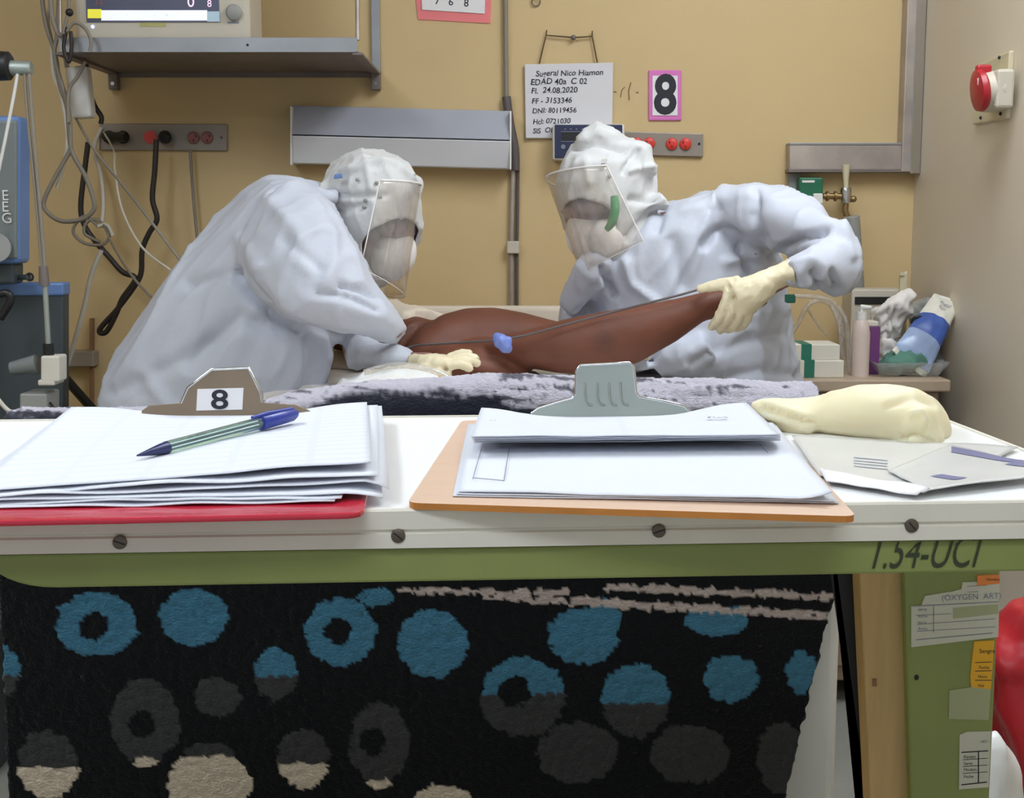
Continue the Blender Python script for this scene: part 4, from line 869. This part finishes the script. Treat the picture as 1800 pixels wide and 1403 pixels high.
tag(MB().torus(P(1613, 565, 3.22), (.2, 1, .2), .011, .005, 24, 10).build('tape_roll', 'black', None, 60), 'black tape roll ring left of the blue package', 'tape')
# tilted blue and white package, a soft pillow pack
t = thing('wipes_package', 'tilted blue and white plastic package leaning by the right wall', 'package', P(1625, 655, 3.18))
Ac, Bc, Cc, Dc = [P(x, y, D) for x, y, D in ((1574, 608, 3.16), (1632, 658, 3.14), (1690, 530, 3.26), (1642, 516, 3.28))]
nrm = (Bc-Ac).cross(Dc-Ac).normalized()
def pk(sg, lo, hi):
    def f(u, v):
        v = lo+(hi-lo)*v; p = Ac.lerp(Bc, u).lerp(Dc.lerp(Cc, u), v); bul = .024*(max(0, math.sin(math.pi*u))**.5)*(max(0, math.sin(math.pi*min(max(v*1.1-.05, 0), 1)))**.5)
        return p+nrm*sg*(bul+.003*noise.noise(V((u*5, v*7, sg))))
    return f
MB().grid(pk(1, 0, .34), 16, 10).grid(pk(-1, 0, .34), 16, 10).build('clear_end', 'pack_pale', t, 180)
MB().grid(pk(1, .34, .62), 16, 10).grid(pk(-1, .34, .62), 16, 10).build('printed_band', 'pack_blue', t, 180)
MB().grid(pk(1, .62, 1), 16, 12).grid(pk(-1, .62, 1), 16, 12).build('plain_half', 'pack_white', t, 180)
MB().grid(lambda u, v: Ac.lerp(Bc, u)+(Ac-Dc)*(.09*v)+nrm*.002*math.sin(u*30), 24, 3).build('crimp', 'pack_white', t, 180, solid=.001)
sgn = 1 if nrm.y < 0 else -1
Q = pk(sgn, 0, 1); cen = Q(.52, .80)+nrm*sgn*.004
ex_ = (Bc-Ac).normalized(); ey_ = (Dc-Ac).normalized()
m = MB().text('ewu', .017, cen-ex_*.02, ex_, ey_, 0, jit=.5, shear=.3).text('uuu', .013, cen-ex_*.014-ey_*.014, ex_, ey_, 0, jit=.4)
m.build('print', 'ink_soft', t)
# clear tray with green cloth
t = thing('clear_tray', 'clear plastic tray with folded film at the cabinet edge', 'tray', P(1600, 660, 3.12))
ta = [P(x, y, 3.12) for x, y in ((1536, 640), (1560, 660), (1650, 660), (1668, 640))]
xa0, xa1 = ta[0].x, ta[3].x
def tray(u, v):
    x = xa0+(xa1-xa0)*u; y = 3.10+.14*v; e = max(abs(u-.5), abs(v-.5))*2
    return V((x, y, zc+.004+.034*max(0, e-.75)*4*.9+.004*noise.noise(V((u*9, v*7, 1)))))
MB().grid(tray, 28, 16).build('tray_shell', 'film', t, 180, solid=.001)
o = remesh(MB().ell(P(1592, 638, 3.17), (.055, .04, .028)).ell(P(1570, 645, 3.16), (.03, .03, .02)), 'green_cloth', 'green_cloth', .005); crumple(o, .006, 22, .002); tag(o, 'crumpled green cloth lying in the clear tray', 'cloth')
o = remesh(MB().sil([((1600, 540), (1650, 520), 3.34, .03), ((1604, 600), (1655, 600), 3.33, .04), ((1606, 655), (1660, 655), 3.32, .05)]), 'grey_bag', 'plastic_grey', .008); crumple(o, .008, 14, .003); tag(o, 'grey crumpled bag behind the blue package', 'bag')
for k, (pts, D) in enumerate((([(1395, 520), (1430, 522), (1462, 530), (1485, 560), (1490, 600), (1492, 650)], 3.3), ([(1392, 585), (1405, 565), (1418, 540), (1440, 528), (1470, 545), (1482, 590)], 3.34), ([(1420, 545), (1440, 575), (1455, 590)], 3.36), ([(1460, 535), (1475, 570), (1480, 620), (1488, 655)], 3.25))):
    cable('clear_hose', ['upper', 'lower looping', 'short thin', 'steep right'][k]+' clear hose hanging between the right worker and the bottle', 'hose', pts, D, .006 if k != 2 else .003, 'tubing', 6, 10, 'clear hoses above the cabinet')
tag(MB().wbox(1382, 518, 1399, 533, 2.86, 2.88).build('green_connector', 'carton_green', None, bevel=.003), 'small green connector under the right worker elbow', 'connector')

# ------------------------------------------------------------------ red bag and white bag at the lower right
o = remesh(MB().sil([((1790, 1060), (1830, 1062), 1.55, .03), ((1765, 1085), (1890, 1080), 1.55, .08), ((1752, 1160), (1920, 1160), 1.55, .11), ((1748, 1260), (1925, 1260), 1.55, .12), ((1752, 1400), (1920, 1400), 1.55, .12), ((1765, 1600), (1910, 1600), 1.55, .11), ((1775, 2120), (1900, 2120), 1.55, .10)]), 'red_waste_bag', 'bag_red', .008)
crumple(o, .012, 9, .004, [([(1760, 1110), (1790, 1180)], 12, .012)], seed=4); tag(o, 'crumpled red waste bag standing right of the table leg', 'bag')
o = remesh(MB().sil([((1730, 1288), (1750, 1288), 1.30, .03), ((1712, 1310), (1778, 1310), 1.30, .045), ((1700, 1350), (1797, 1350), 1.30, .05), ((1700, 1400), (1795, 1400), 1.30, .05), ((1690, 1700), (1800, 1700), 1.30, .055), ((1680, 2440), (1800, 2440), 1.30, .055)]), 'white_waste_bag', 'bag_white', .007)
crumple(o, .004, 10, .001, seed=9); tag(o, 'white bag standing in front of the red waste bag', 'bag')

# ------------------------------------------------------------------ overbed table
ZT = 1.0; YAW = math.radians(3.7); U = V((math.cos(YAW), math.sin(YAW), 0)); Wv = V((-math.sin(YAW), math.cos(YAW), 0)); O_ = V((0, .6845, 0))
def T(u, v, z): return O_+U*u+Wv*v+V((0, 0, z))
def onFront(px, py, off=0):
    d = ray(px, py); n = -Wv; p0 = O_-Wv*off; k = (p0-CAM).dot(n)/d.dot(n); return CAM+d*k
def rrect(u0, u1, v0, v1, r, n=8):
    pts = []
    for cu_, cv_, a0 in ((u1-r, v1-r, 0), (u0+r, v1-r, 90), (u0+r, v0+r, 180), (u1-r, v0+r, 270)):
        for i in range(n+1):
            a = math.radians(a0+90*i/n); pts.append((cu_+r*math.cos(a), cv_+r*math.sin(a)))
    return pts
def plate(z0, z1, ins, r, mb=None, m=0, u0=-.40, u1=.347, v0=0, v1=.335):
    mb = mb or MB(); q = rrect(u0+ins, u1-ins, v0+ins, v1-ins, r)
    return mb.prism([T(u, v, z0) for u, v in q], (0, 0, z1-z0), m)
t = thing('overbed_table', 'white topped table with green painted frame in the foreground', 'table', T(0, .17, 0)-V((0, 0, 0)))
plate(ZT-.018, ZT, .003, .028).build('table_top', 'laminate', t)
m = MB(); q0 = rrect(-.40, .347, 0, .335, .03, 10)
nq = len(q0); cen = (-.026, .1675)
secp = [(0.0035, ZT), (.0035, ZT+.0012), (.001, ZT+.0012), (0, ZT), (0, ZT-.0095), (.0015, ZT-.0102), (.0015, ZT-.0112), (-.0004, ZT-.012), (-.0004, ZT-.0195), (.004, ZT-.0205)]
rings = []
for k in range(nq+1):
    u, v = q0[k % nq]; pu, pv = q0[k-1] if k else q0[nq-1]; nu_, nv_ = q0[(k+1) % nq]
    tn = V((nu_-pu, nv_-pv, 0)).normalized(); nn_ = V((tn.y, -tn.x, 0))
    rings.append([T(u-nn_.x*a, v-nn_.y*a, z) for a, z in secp])
ns = len(secp)
m.add([p for r in rings for p in r], [(i*ns+j, i*ns+j+1, (i+1)*ns+j+1, (i+1)*ns+j) for i in range(nq) for j in range(ns-1)])
m.build('edge_trim', 'trim_paint', t, 30)
for x, y in ((211, 953), (700, 942), (1158, 933), (1602, 924), (-260, 964), (2060, 913)):
    p = onFront(x, y); sc_ = MB().tube([p, p-Wv*.0012, p-Wv*.0016], [.0038, .0036, .0028], 20).build('screw', 'screw', t, 40)
    a = random.uniform(-1, 1); ex2 = (U*math.cos(a)+V((0, 0, math.sin(a))))*.003; ey2 = (-U*math.sin(a)+V((0, 0, math.cos(a))))*.0004
    MB().prism([p-Wv*.0017-ex2-ey2, p-Wv*.0017+ex2-ey2, p-Wv*.0017+ex2+ey2, p-Wv*.0017-ex2+ey2], Wv*.0003).build('slot', 'ink', sc_)
# green apron: bent sheet with rounded lower corners
ap = [(-.27, ZT-.0205), (.335, ZT-.0205), (.335, ZT-.0395)]+[(-.27+.03*(1-math.sin(a_)), ZT-.0395+.012*(1-math.cos(a_))) for a_ in [math.radians(90-x*15) for x in range(7)]][::1]
apr = [T(-.27, .003, ZT-.0205), T(.335, .003, ZT-.0205), T(.335, .003, ZT-.0385)]
for k in range(9):
    a_ = math.radians(k*90/8); apr.append(T(-.27+.035-.035*math.sin(a_), .003, ZT-.0385+.018*(1-math.cos(a_))))
MB().prism(apr, Wv*.012).build('apron', 'green_paint', t, bevel=.0015)
m = MB()
m.text('1.54-UCI', .0265, onFront(1522, 1000, -.0024), U, (0, 0, 1), 0, shear=.3, sx=.62)
for v in m.v: v.z = min(v.z, ZT-.0207)
m.build('painted_code', 'code_green', t)
for (u0_, u1_, v0_) in ((-.34, .30, .30),):
    MB().prism([T(u0_, v0_, ZT-.0205), T(u1_, v0_, ZT-.0205), T(u1_, v0_, ZT-.05), T(u0_, v0_, ZT-.05)], Wv*.012).build('rear_apron', 'green_paint', t, bevel=.0015)
YP = .95
def post(x0, x1, x2, x3, D0, D1, name, mt, zb_=0., bv=.002):   # pixel edges at y=1020 and y=1403, held vertical in depth
    a, b = P(x0, 1020, D0), P(x1, 1020, D0); c, d = P(x3, 1403, D0), P(x2, 1403, D0)
    k = (ZT-.021-a.z)/(a.z-c.z); A_, B_2 = a+(a-d)*k, b+(b-c)*k; k2 = (d.z-zb_)/(a.z-d.z); C_, D_ = c+(c-b)*k2, d+(d-a)*k2
    dp = V((0, D1-D0, 0)); A_.y = B_2.y = C_.y = D_.y = D0
    return MB().hexa([D_, C_, C_+dp, D_+dp, A_, B_2, B_2+dp, A_+dp]).build(name, mt, t, bevel=bv)
post(1478, 1514, 1528, 1540, .985, 1.01, 'black_post', 'black', 0)
post(1512, 1592, 1530, 1602, .96, .985, 'wooden_post', 'wood_pale', 0)
gp = post(1590, 1758, 1602, 1740, YP, YP+.03, 'leg', 'green_paint', 0)
MB().box((P(1590, 1020, .95).x, .80, 0), (P(1758, 1020, .95).x, 1.15, .04)).build('foot', 'green_paint', t, bevel=.005)
def stick(name, pts, mt, D, lines=(), texts=(), m2='ink_soft', blocks=()):
    m = MB().prism([P(x, y, D) for x, y in pts], (0, YP-D, 0))
    for (x0, y0, x1, y1, w) in lines:
        d = V((x1-x0, y1-y0, 0)).normalized(); n2 = (-d.y*w/2, d.x*w/2)
        m.add([P(x0-n2[0], y0-n2[1], D-.0002), P(x1-n2[0], y1-n2[1], D-.0002), P(x1+n2[0], y1+n2[1], D-.0002), P(x0+n2[0], y0+n2[1], D-.0002)], [(0, 1, 2, 3)], 1)
    for (s, x, y, sz, sl) in texts: m.text(s, sz*D/F, P(x, y, D-.0003), (1, 0, sl), (-sl, 0, 1), 1)
    for q in blocks: m.add([P(x, y, D-.00015) for x, y in q], [(0, 1, 2, 3)], 2)
    return m.build(name, [mt, m2, 'tape'], gp)
stick('paper_label', [(1602, 1138), (1602, 1066), (1620, 1064), (1626, 1048), (1650, 1044), (1675, 1040), (1690, 1036), (1692, 1024), (1757, 1022), (1755, 1120)], 'label_paper', YP-.001,
      [(1604, 1066, 1756, 1058, 1.5), (1610, 1082, 1672, 1079, 1), (1612, 1098, 1750, 1088, 1), (1612, 1110, 1750, 1102, 1), (1610, 1125, 1745, 1113, 1.5), (1641, 1064, 1641, 1112, 1.5), (1700, 1031, 1735, 1029, 1), (1700, 1041, 1720, 1040, 1)],
      [('(OXYGEN  ART)', 1655, 1056, 15, .04), ('serie', 1614, 1074, 8, .04), ('fecha', 1614, 1086, 8, .04), ('hora', 1614, 1097, 8, .04), ('firma', 1614, 1108, 8, .04)], blocks=[[(1675, 1088), (1755, 1079), (1755, 1062), (1675, 1069)]])
stick('orange_tag', [(1718, 1030), (1757, 1026), (1757, 1011), (1718, 1012)], 'tag_orange', YP-.0016, [], [('Nombre', 1734, 1021, 7, 0)], 'ink')
stick('yellow_tag', [(1707, 1208), (1706, 1190), (1710, 1150), (1713, 1128), (1748, 1126), (1742, 1212)], 'tag_yellow', YP-.0012, [(1714, 1165, 1743, 1164, 1.2), (1714, 1180, 1743, 1179, 1.2), (1714, 1196, 1743, 1196, 1.2)], [('Sangre', 1721, 1148, 11, 0), ('Fecha', 1721, 1176, 8, 0), ('Hora', 1719, 1192, 8, 0), ('Vol', 1719, 1208, 8, 0)], 'ink')
stick('clear_tape', [(1668, 1264), (1669, 1214), (1708, 1208), (1742, 1210), (1738, 1266)], 'tape', YP-.0008)
stick('table_label', [(1686, 1388), (1687, 1292), (1700, 1287), (1742, 1286), (1738, 1384)], 'label_paper', YP-.001, [(1690, 1323, 1737, 1320, 2), (1720, 1322, 1720, 1376, 2), (1692, 1336, 1736, 1333, 1), (1692, 1348, 1736, 1345, 1), (1692, 1360, 1736, 1357, 1), (1690, 1380, 1735, 1375, 2)],
      [('Equipo', 1694, 1333, 8, .03), ('Serie', 1694, 1345, 8, .03), ('Modelo', 1694, 1356, 8, .03), ('Fecha', 1694, 1368, 8, .03), ('UCI', 1724, 1306, 7, .03)], 'ink')
MB().ell(P(1611, 1191, YP), (.0018, .001, .0022), 8).build('hole', 'black', gp)
MB().wbox(1534, 1194, 1541, 1207, .9592, .96).build('knot', 'pencil', t)

# ------------------------------------------------------------------ papers, clipboards
def sheet(name, label, cs, mt, amp=.0012, seed=0, grp=None, solid=.0005, curl=None, n=36, dip=None):
    c = [onZ(x, y, z) for x, y, z in cs]     # near-left, near-right, far-right, far-left
    vsx = []
    for j in range(n+1):
        for i in range(n+1):
            u, v = i/n, j/n
            p = c[0].lerp(c[1], u).lerp(c[3].lerp(c[2], u), v)
            w = amp*(noise.noise(V((u*3.2+seed, v*2.2, seed)))+.5*noise.noise(V((u*7, v*4+seed, 2))))*(1-.75*v)
            p = p+V((0, 0, w))
            if dip: p.z -= max(0, p.z-dip[2])*math.exp(-((u-dip[0])/dip[1])**4)*v**3
            if curl: p = curl(u, v, p)
            vsx.append(p)
    m = MB(); m.v = vsx; m.f = [(j*(n+1)+i, j*(n+1)+i+1, (j+1)*(n+1)+i+1, (j+1)*(n+1)+i) for j in range(n) for i in range(n)]; m.m = [0]*len(m.f)
    o = m.build(name, mt, None, 180, solid=solid)
    ul = o.data.uv_layers.new(name='UVMap')
    for lp in o.data.loops: ul.data[lp.index].uv = ((lp.vertex_index % (n+1))/n, (lp.vertex_index//(n+1))/n)
    return tag(o, label, 'paper', grp)
def clipplate(out, rim, D0, D1, y0, y1, name, mt, parent, th=.0012):
    dep = lambda y: D0+(D1-D0)*((y0-y)/(y0-y1))
    m = MB().prism([P(x, y, dep(y)) for x, y in out], (0, th, 0)); m.build(name, mt, parent, bevel=.0003)
    MB().tube([P(x, y, dep(y)+th/2) for x, y in rim], .0011, 8).build('rolled_edge', 'chrome', parent, 60)
# red clipboard, left
t = thing('clipboard', 'red clipboard under a thick pile of papers on the left', 'clipboard', onZ(260, 830, ZT+.0015))
zr = ZT+.0045
c = [onZ(x, y, zr) for x, y in ((-170, 919), (640, 902), (668, 736), (122, 739))]
def rquad(c, r=.012, n=5):
    out = []
    for k in range(4):
        p, a, b = c[k], c[k-1], c[(k+1) % 4]; e1 = (a-p).normalized()*r; e2 = (b-p).normalized()*r
        for i in range(n+1):
            s = i/n; out.append((p+e1)*(1-s)**2+p*2*s*(1-s)+(p+e2)*s*s)
    return out
MB().prism(rquad(c), (0, 0, -.0032)).build('board', 'red_gloss', t, bevel=.0012)
out = [(248, 738), (249, 722), (262, 713), (318, 709), (330, 682), (372, 650), (437, 647), (458, 690), (461, 708), (520, 712), (545, 722), (541, 738)]
clipplate(out, out[3:9], .955, .9615, 738, 647, 'clip', 'clip_bronze', t)
MB().prism([P(x, y, .955+.0065*((738-y)/91)-.0006) for x, y in ((345, 722), (426, 720), (428, 682), (347, 684))], (0, .0005, 0)).build('number_label', 'card_white', t)
nl = t.children[-1]
o8 = P(386, 718.5, .9552); up8 = (P(386, 690, .9576)-P(386, 718.5, .9552)).normalized()
g8 = MB()
g8.text('8', .0195, o8, (1, 0, 0), up8, 0, 'CENTER', bold=.018, sx=1.35)
g8.build('digit', 'ink', nl)
MB().tube([P(262, 737, .958), P(395, 737, .958), P(538, 735, .958)], .0035, 10).build('clip_bar', 'clip_bronze', t, 60)
MB().tube([P(330, 705, .985), P(460, 703, .985)], .007, 12).build('spring', 'steel_dark', t, 50)
gp1 = 'papers on the red clipboard'
def curlr(k, u0=.8, h=.008):
    def f(u, v, p):
        s = max(0, (u-u0)/(1-u0)); return p+V((0, 0, h*s*s*(1-v)**2*k))
    return f
sheet('paper_sheet', 'bottom sheet of the left pile resting on the red board', [(-120, 894, ZT+.0055), (588, 882, ZT+.0058), (655, 728, ZT+.008), (120, 730, ZT+.008)], 'paper', .0012, 1, gp1, dip=(.52, .33, ZT+0.0052))
sheet('paper_sheet', 'wavy lower sheet of the left pile ending before the red corner', [(-110, 886, ZT+.0068), (600, 876, ZT+.0070), (658, 726, ZT+.0095), (120, 728, ZT+.0095)], 'paper', .0022, 5, gp1, dip=(.52, .33, ZT+0.0058))
sheet('paper_sheet', 'sheet with a rolled right corner sticking out of the left pile', [(-100, 882, ZT+.0078), (672, 866, ZT+.0085), (662, 722, ZT+.011), (120, 726, ZT+.0105)], 'paper', .0016, 9, gp1, curl=curlr(-1, .9, .003), dip=(.52, .33, ZT+0.0064))
sheet('paper_sheet', 'sheet of the left pile sticking out furthest on the right', [(-90, 878, ZT+.0088), (684, 845, ZT+.0125), (671, 714, ZT+.0135), (122, 722, ZT+.0120)], 'paper', .0018, 13, gp1, curl=curlr(-1, .93, .005), dip=(.52, .33, ZT+0.0070))
sheet('paper_sheet', 'second sheet from the top of the left pile', [(-80, 872, ZT+.0096), (664, 834, ZT+.0155), (664, 712, ZT+.0140), (124, 719, ZT+.0130)], 'paper', .0016, 17, gp1, dip=(.52, .33, ZT+0.0076))
sheet('paper_sheet', 'top sheet of the left pile with faint writing under the pen', [(-60, 866, ZT+.0105), (652, 812, ZT+.0200), (645, 707, ZT+.0155), (125, 716, ZT+.0142)], 'paper_form', .0010, 21, gp1, dip=(.52, .33, ZT+0.0082))
# brown clipboard
t = thing('clipboard', 'brown wooden clipboard with a silver clip in the middle of the table', 'clipboard', onZ(1110, 820, ZT+.0015))
zr = ZT+.0046
c = [onZ(x, y, zr) for x, y in ((716, 884), (1506, 908), (1346, 735), (812, 739))]
MB().prism(rquad(c, .008), (0, 0, -.0034), 0, 1).build('board', ['board_wood', 'board_edge'], t)
bpy.data.objects[t.children[-1].name].location.z = 0
out = [(930, 740), (934, 727), (946, 718), (978, 708), (1006, 701), (1012, 692), (1013, 652), (1020, 642), (1106, 638), (1114, 644), (1118, 690), (1124, 698), (1168, 706), (1202, 714), (1212, 724), (1208, 734)]
clipplate(out, out[1:15], .950, .957, 740, 638, 'clip', 'clip_silver', t)
for k, x in enumerate((1028, 1050, 1071, 1091)):
    MB().tube([P(x, 672, .9545), P(x+1, 700, .9525), P(x+6, 711, .9518), P(x+14, 712, .9517)], .0009, 6, smooth=3).build('rib', 'clip_silver', t, 60)
MB().tube([P(940, 738, .954), P(1070, 739, .953), P(1203, 733, .954)], .0035, 10).build('clip_bar', 'clip_silver', t, 60)
MB().tube([P(1012, 700, .978), P(1118, 698, .978)], .007, 12).build('spring', 'steel_dark', t, 50)
gp2 = 'papers on the brown clipboard'
sheet('paper_sheet', 'bottom sheet on the brown clipboard with a lifted right corner', [(796, 872, ZT+.0053), (1474, 884, ZT+.0056), (1362, 745, ZT+.0056), (822, 748, ZT+.0054)], 'paper', .0006, 31, gp2)
sheet('paper_sheet', 'middle sheet lying flat on the brown clipboard', [(802, 868, ZT+.0064), (1468, 881, ZT+.0068), (1360, 744, ZT+.0066), (824, 747, ZT+.0064)], 'paper', .0006, 35, gp2)
shU = sheet('paper_sheet', 'uppermost flat sheet with a ruled box on the brown clipboard', [(806, 864, ZT+.0074), (1462, 878, ZT+.0082), (1358, 743, ZT+.0076), (826, 746, ZT+.0074)], 'paper', .0006, 39, gp2, curl=curlr(1, .9, .004))
m = MB()
def pl_(pts): m.tube([onZ(x, y, ZT+.0088) for x, y in pts], .00022, 4)
pl_([(846, 790), (831, 842)]); pl_([(895, 788), (886, 845)]); pl_([(832, 840), (886, 845)]); pl_([(1335, 780), (1350, 796)])
m.build('ruled_lines', 'ink_soft', shU)
names = ['lowest', 'fourth', 'third', 'second', 'topmost']
for k in range(5):
    shT = sheet('paper_sheet', names[k]+' sheet of the raised paper stack under the silver clip', [(832-k, 778-k*2.6, ZT+.0125+.0018*k), (1372, 774-k*2.4, ZT+.0125+.0018*k), (1316-k, 712-k, ZT+.0150+.0012*k), (846, 720-k, ZT+.0150+.0012*k)], 'paper' if k < 4 else 'paper_lined', .0009, 50+3*k, gp2, dip=(.48, .36, ZT+.0082+.0004*k))
m = MB().text('Res', .011, onZ(1240, 735, ZT+.0212), (1, .1, 0), (-.3, 1, 0), 0, jit=.3, shear=.3)
m.text('///', .006, onZ(862, 740, ZT+.0212), (1, 0, 0), (-.5, 1, 0), 0)
m.build('stamp_mark', 'ink_soft', shT)
# pen
t = thing('ballpoint_pen', 'clear green ballpoint pen with blue cap on the left pile', 'pen', onZ(380, 765, ZT+.02))
a = onZ(241, 801, ZT+.0175); b = onZ(519, 727, ZT+.0215)
L_ = lambda k: a.lerp(b, k)
MB().tube([L_(.16), L_(.80)], .0040, 6).build('barrel', 'pen_clear', t)
MB().tube([L_(.14), L_(.80)], .0009, 8).build('ink_tube', 'pen_navy', t)
MB().tube([L_(.0), L_(.03), L_(.13), L_(.165)], [.0005, .0012, .0034, .0038], 12).build('tip', 'pen_navy', t, 60)
cp = MB().tube([L_(.745), L_(.75), L_(.97), L_(1.0)], [.0046, .0050, .0046, .003], 16).build('cap', 'pen_blue', t, 50)
d_ = (b-a).normalized(); up_ = V((0, -.5, .85)).normalized()
MB().tube([L_(.98)+up_*.0042, L_(.80)+up_*.0062, L_(.70)+up_*.0058], [.0016, .0014, .0010], 8).build('pocket_clip', 'pen_blue', cp, 60)
n_p = V((0, -.85, .5)); n_p = (n_p-d_*n_p.dot(d_)).normalized()
MB().text('iiiiii  uu iiiiu', .0036, L_(.27)+n_p*.0043-n_p.cross(d_)*.001, d_, n_p.cross(d_), 0).build('print', 'ink', t)
# inflated latex glove
m = MB().sil([((1408, 742), (1408, 752), .97, .02), ((1425, 708), (1432, 766), .965, .035), ((1460, 690), (1455, 775), .96, .042), ((1510, 674), (1500, 786), .955, .05), ((1560, 672), (1555, 795), .95, .053), ((1610, 682), (1605, 802), .945, .05), ((1645, 702), (1640, 803), .94, .042), ((1665, 730), (1660, 795), .94, .028), ((1672, 755), (1669, 775), .94, .012)], 24)
m.sil([((1322, 708), (1322, 722), .97, .010), ((1350, 702), (1352, 738), .97, .016), ((1400, 700), (1400, 752), .968, .024), ((1450, 698), (1450, 764), .965, .032)])
m.tube([P(1330, 715, .955), P(1380, 735, .945), P(1430, 752, .94)], [.006, .010, .012], 10)
m.ell(P(1612, 742, .905), (.013, .013, .013), 10).ell(P(1618, 775, .905), (.016, .014, .013), 10).ell(P(1590, 770, .91), (.009, .009, .007), 8)
o = remesh(m, 'inflated_glove', 'latex_balloon', .003, None, 8)
crumple(o, .0012, 14, .0004, [([(1340, 716), (1430, 744)], 5, -.004), ([(1345, 730), (1420, 756)], 4, .002), ([(1600, 728), (1620, 725), (1628, 745)], 4, .003), ([(1585, 770), (1610, 760), (1640, 775)], 4, -.003), ([(1560, 715), (1600, 700), (1640, 712)], 7, -.0016)], seed=3)
tag(o, 'inflated pale yellow latex glove lying on the leaflets', 'glove')
# leaflets
t = thing('leaflet', 'glossy leaflet with blue bars under the inflated glove', 'leaflet', onZ(1620, 820, ZT))
cl = [(1440, 832, ZT+.003), (1800, 862, ZT+.006), (1850, 795, ZT+.003), (1398, 768, ZT+.003)]
def lf(u, v, c):
    p = c[0].lerp(c[1], u).lerp(c[3].lerp(c[2], u), v); return p+V((0, 0, .0012*noise.noise(V((u*3, v*2, 5)))))
C1 = [onZ(*q) for q in cl]; C1[1] = onZ(1700, 862, ZT+.004)
C1 = [onZ(1440, 836, ZT+.002), onZ(1624, 866, ZT+.003), onZ(1790, 786, ZT+.0025), onZ(1392, 766, ZT+.0025)]
page = MB().grid(lambda u, v: lf(u, v, C1), 24, 24).build('page', 'leaflet_grey', t, 180, solid=.0006)
C2 = [onZ(1628, 864, ZT+.0045), onZ(1860, 838, ZT+.007), onZ(1850, 800, ZT+.004), onZ(1640, 790, ZT+.004)]
C2 = [onZ(1560, 828, ZT+.0042), onZ(1630, 862, ZT+.0044), onZ(1880, 828, ZT+.006), onZ(1668, 782, ZT+.0042)]
pg = MB().grid(lambda u, v: lf(u, v, C2), 24, 24).build('cover', 'leaflet_grey', t, 180, solid=.0006)
C3 = [onZ(1452, 846, ZT+.0030), onZ(1612, 870, ZT+.0035), onZ(1634, 858, ZT+.0052), onZ(1440, 824, ZT+.0045)]
MB().grid(lambda u, v: lf(u, v, C3), 16, 8).build('folded_flap', 'card_white', t, 180, solid=.0006)
gu, gv = np.meshgrid(np.linspace(0, 1, 161), np.linspace(0, 1, 161)); gpx = project(np.array([tuple(lf(a, b, C2)) for a, b in zip(gu.ravel(), gv.ravel())]))
gpx1 = project(np.array([tuple(lf(a, b, C1)) for a, b in zip(gu.ravel(), gv.ravel())]))
def uvof(x, y, g): k = int(np.argmin(((g-np.array([x, y]))**2).sum(1))); return gu.ravel()[k], gv.ravel()[k]
def bar(q, k='leaflet_blue', nm='printed_bar', C=C2, g=gpx, par=None):      # ink patch lying on the curved page
    c4 = [uvof(x, y, g) for x, y in q]
    def f(u, v):
        a = [c4[0][i]*(1-u)*(1-v)+c4[1][i]*u*(1-v)+c4[2][i]*u*v+c4[3][i]*(1-u)*v for i in (0, 1)]; return lf(a[0], a[1], C)+V((0, 0, .0006))
    MB().grid(f, 10, 2).build(nm, k, par or pg)
bar([(1672, 796), (1800, 816), (1800, 806), (1672, 786)]); bar([(1635, 839), (1680, 845), (1700, 841), (1655, 835)]); bar([(1765, 818), (1830, 828), (1860, 820), (1790, 808)])
for k in range(4): bar([(1500, 806+k*5), (1560, 812+k*5), (1561, 810.5+k*5), (1501, 804.5+k*5)], 'text_grey', 'text_line', C1, gpx1, page)
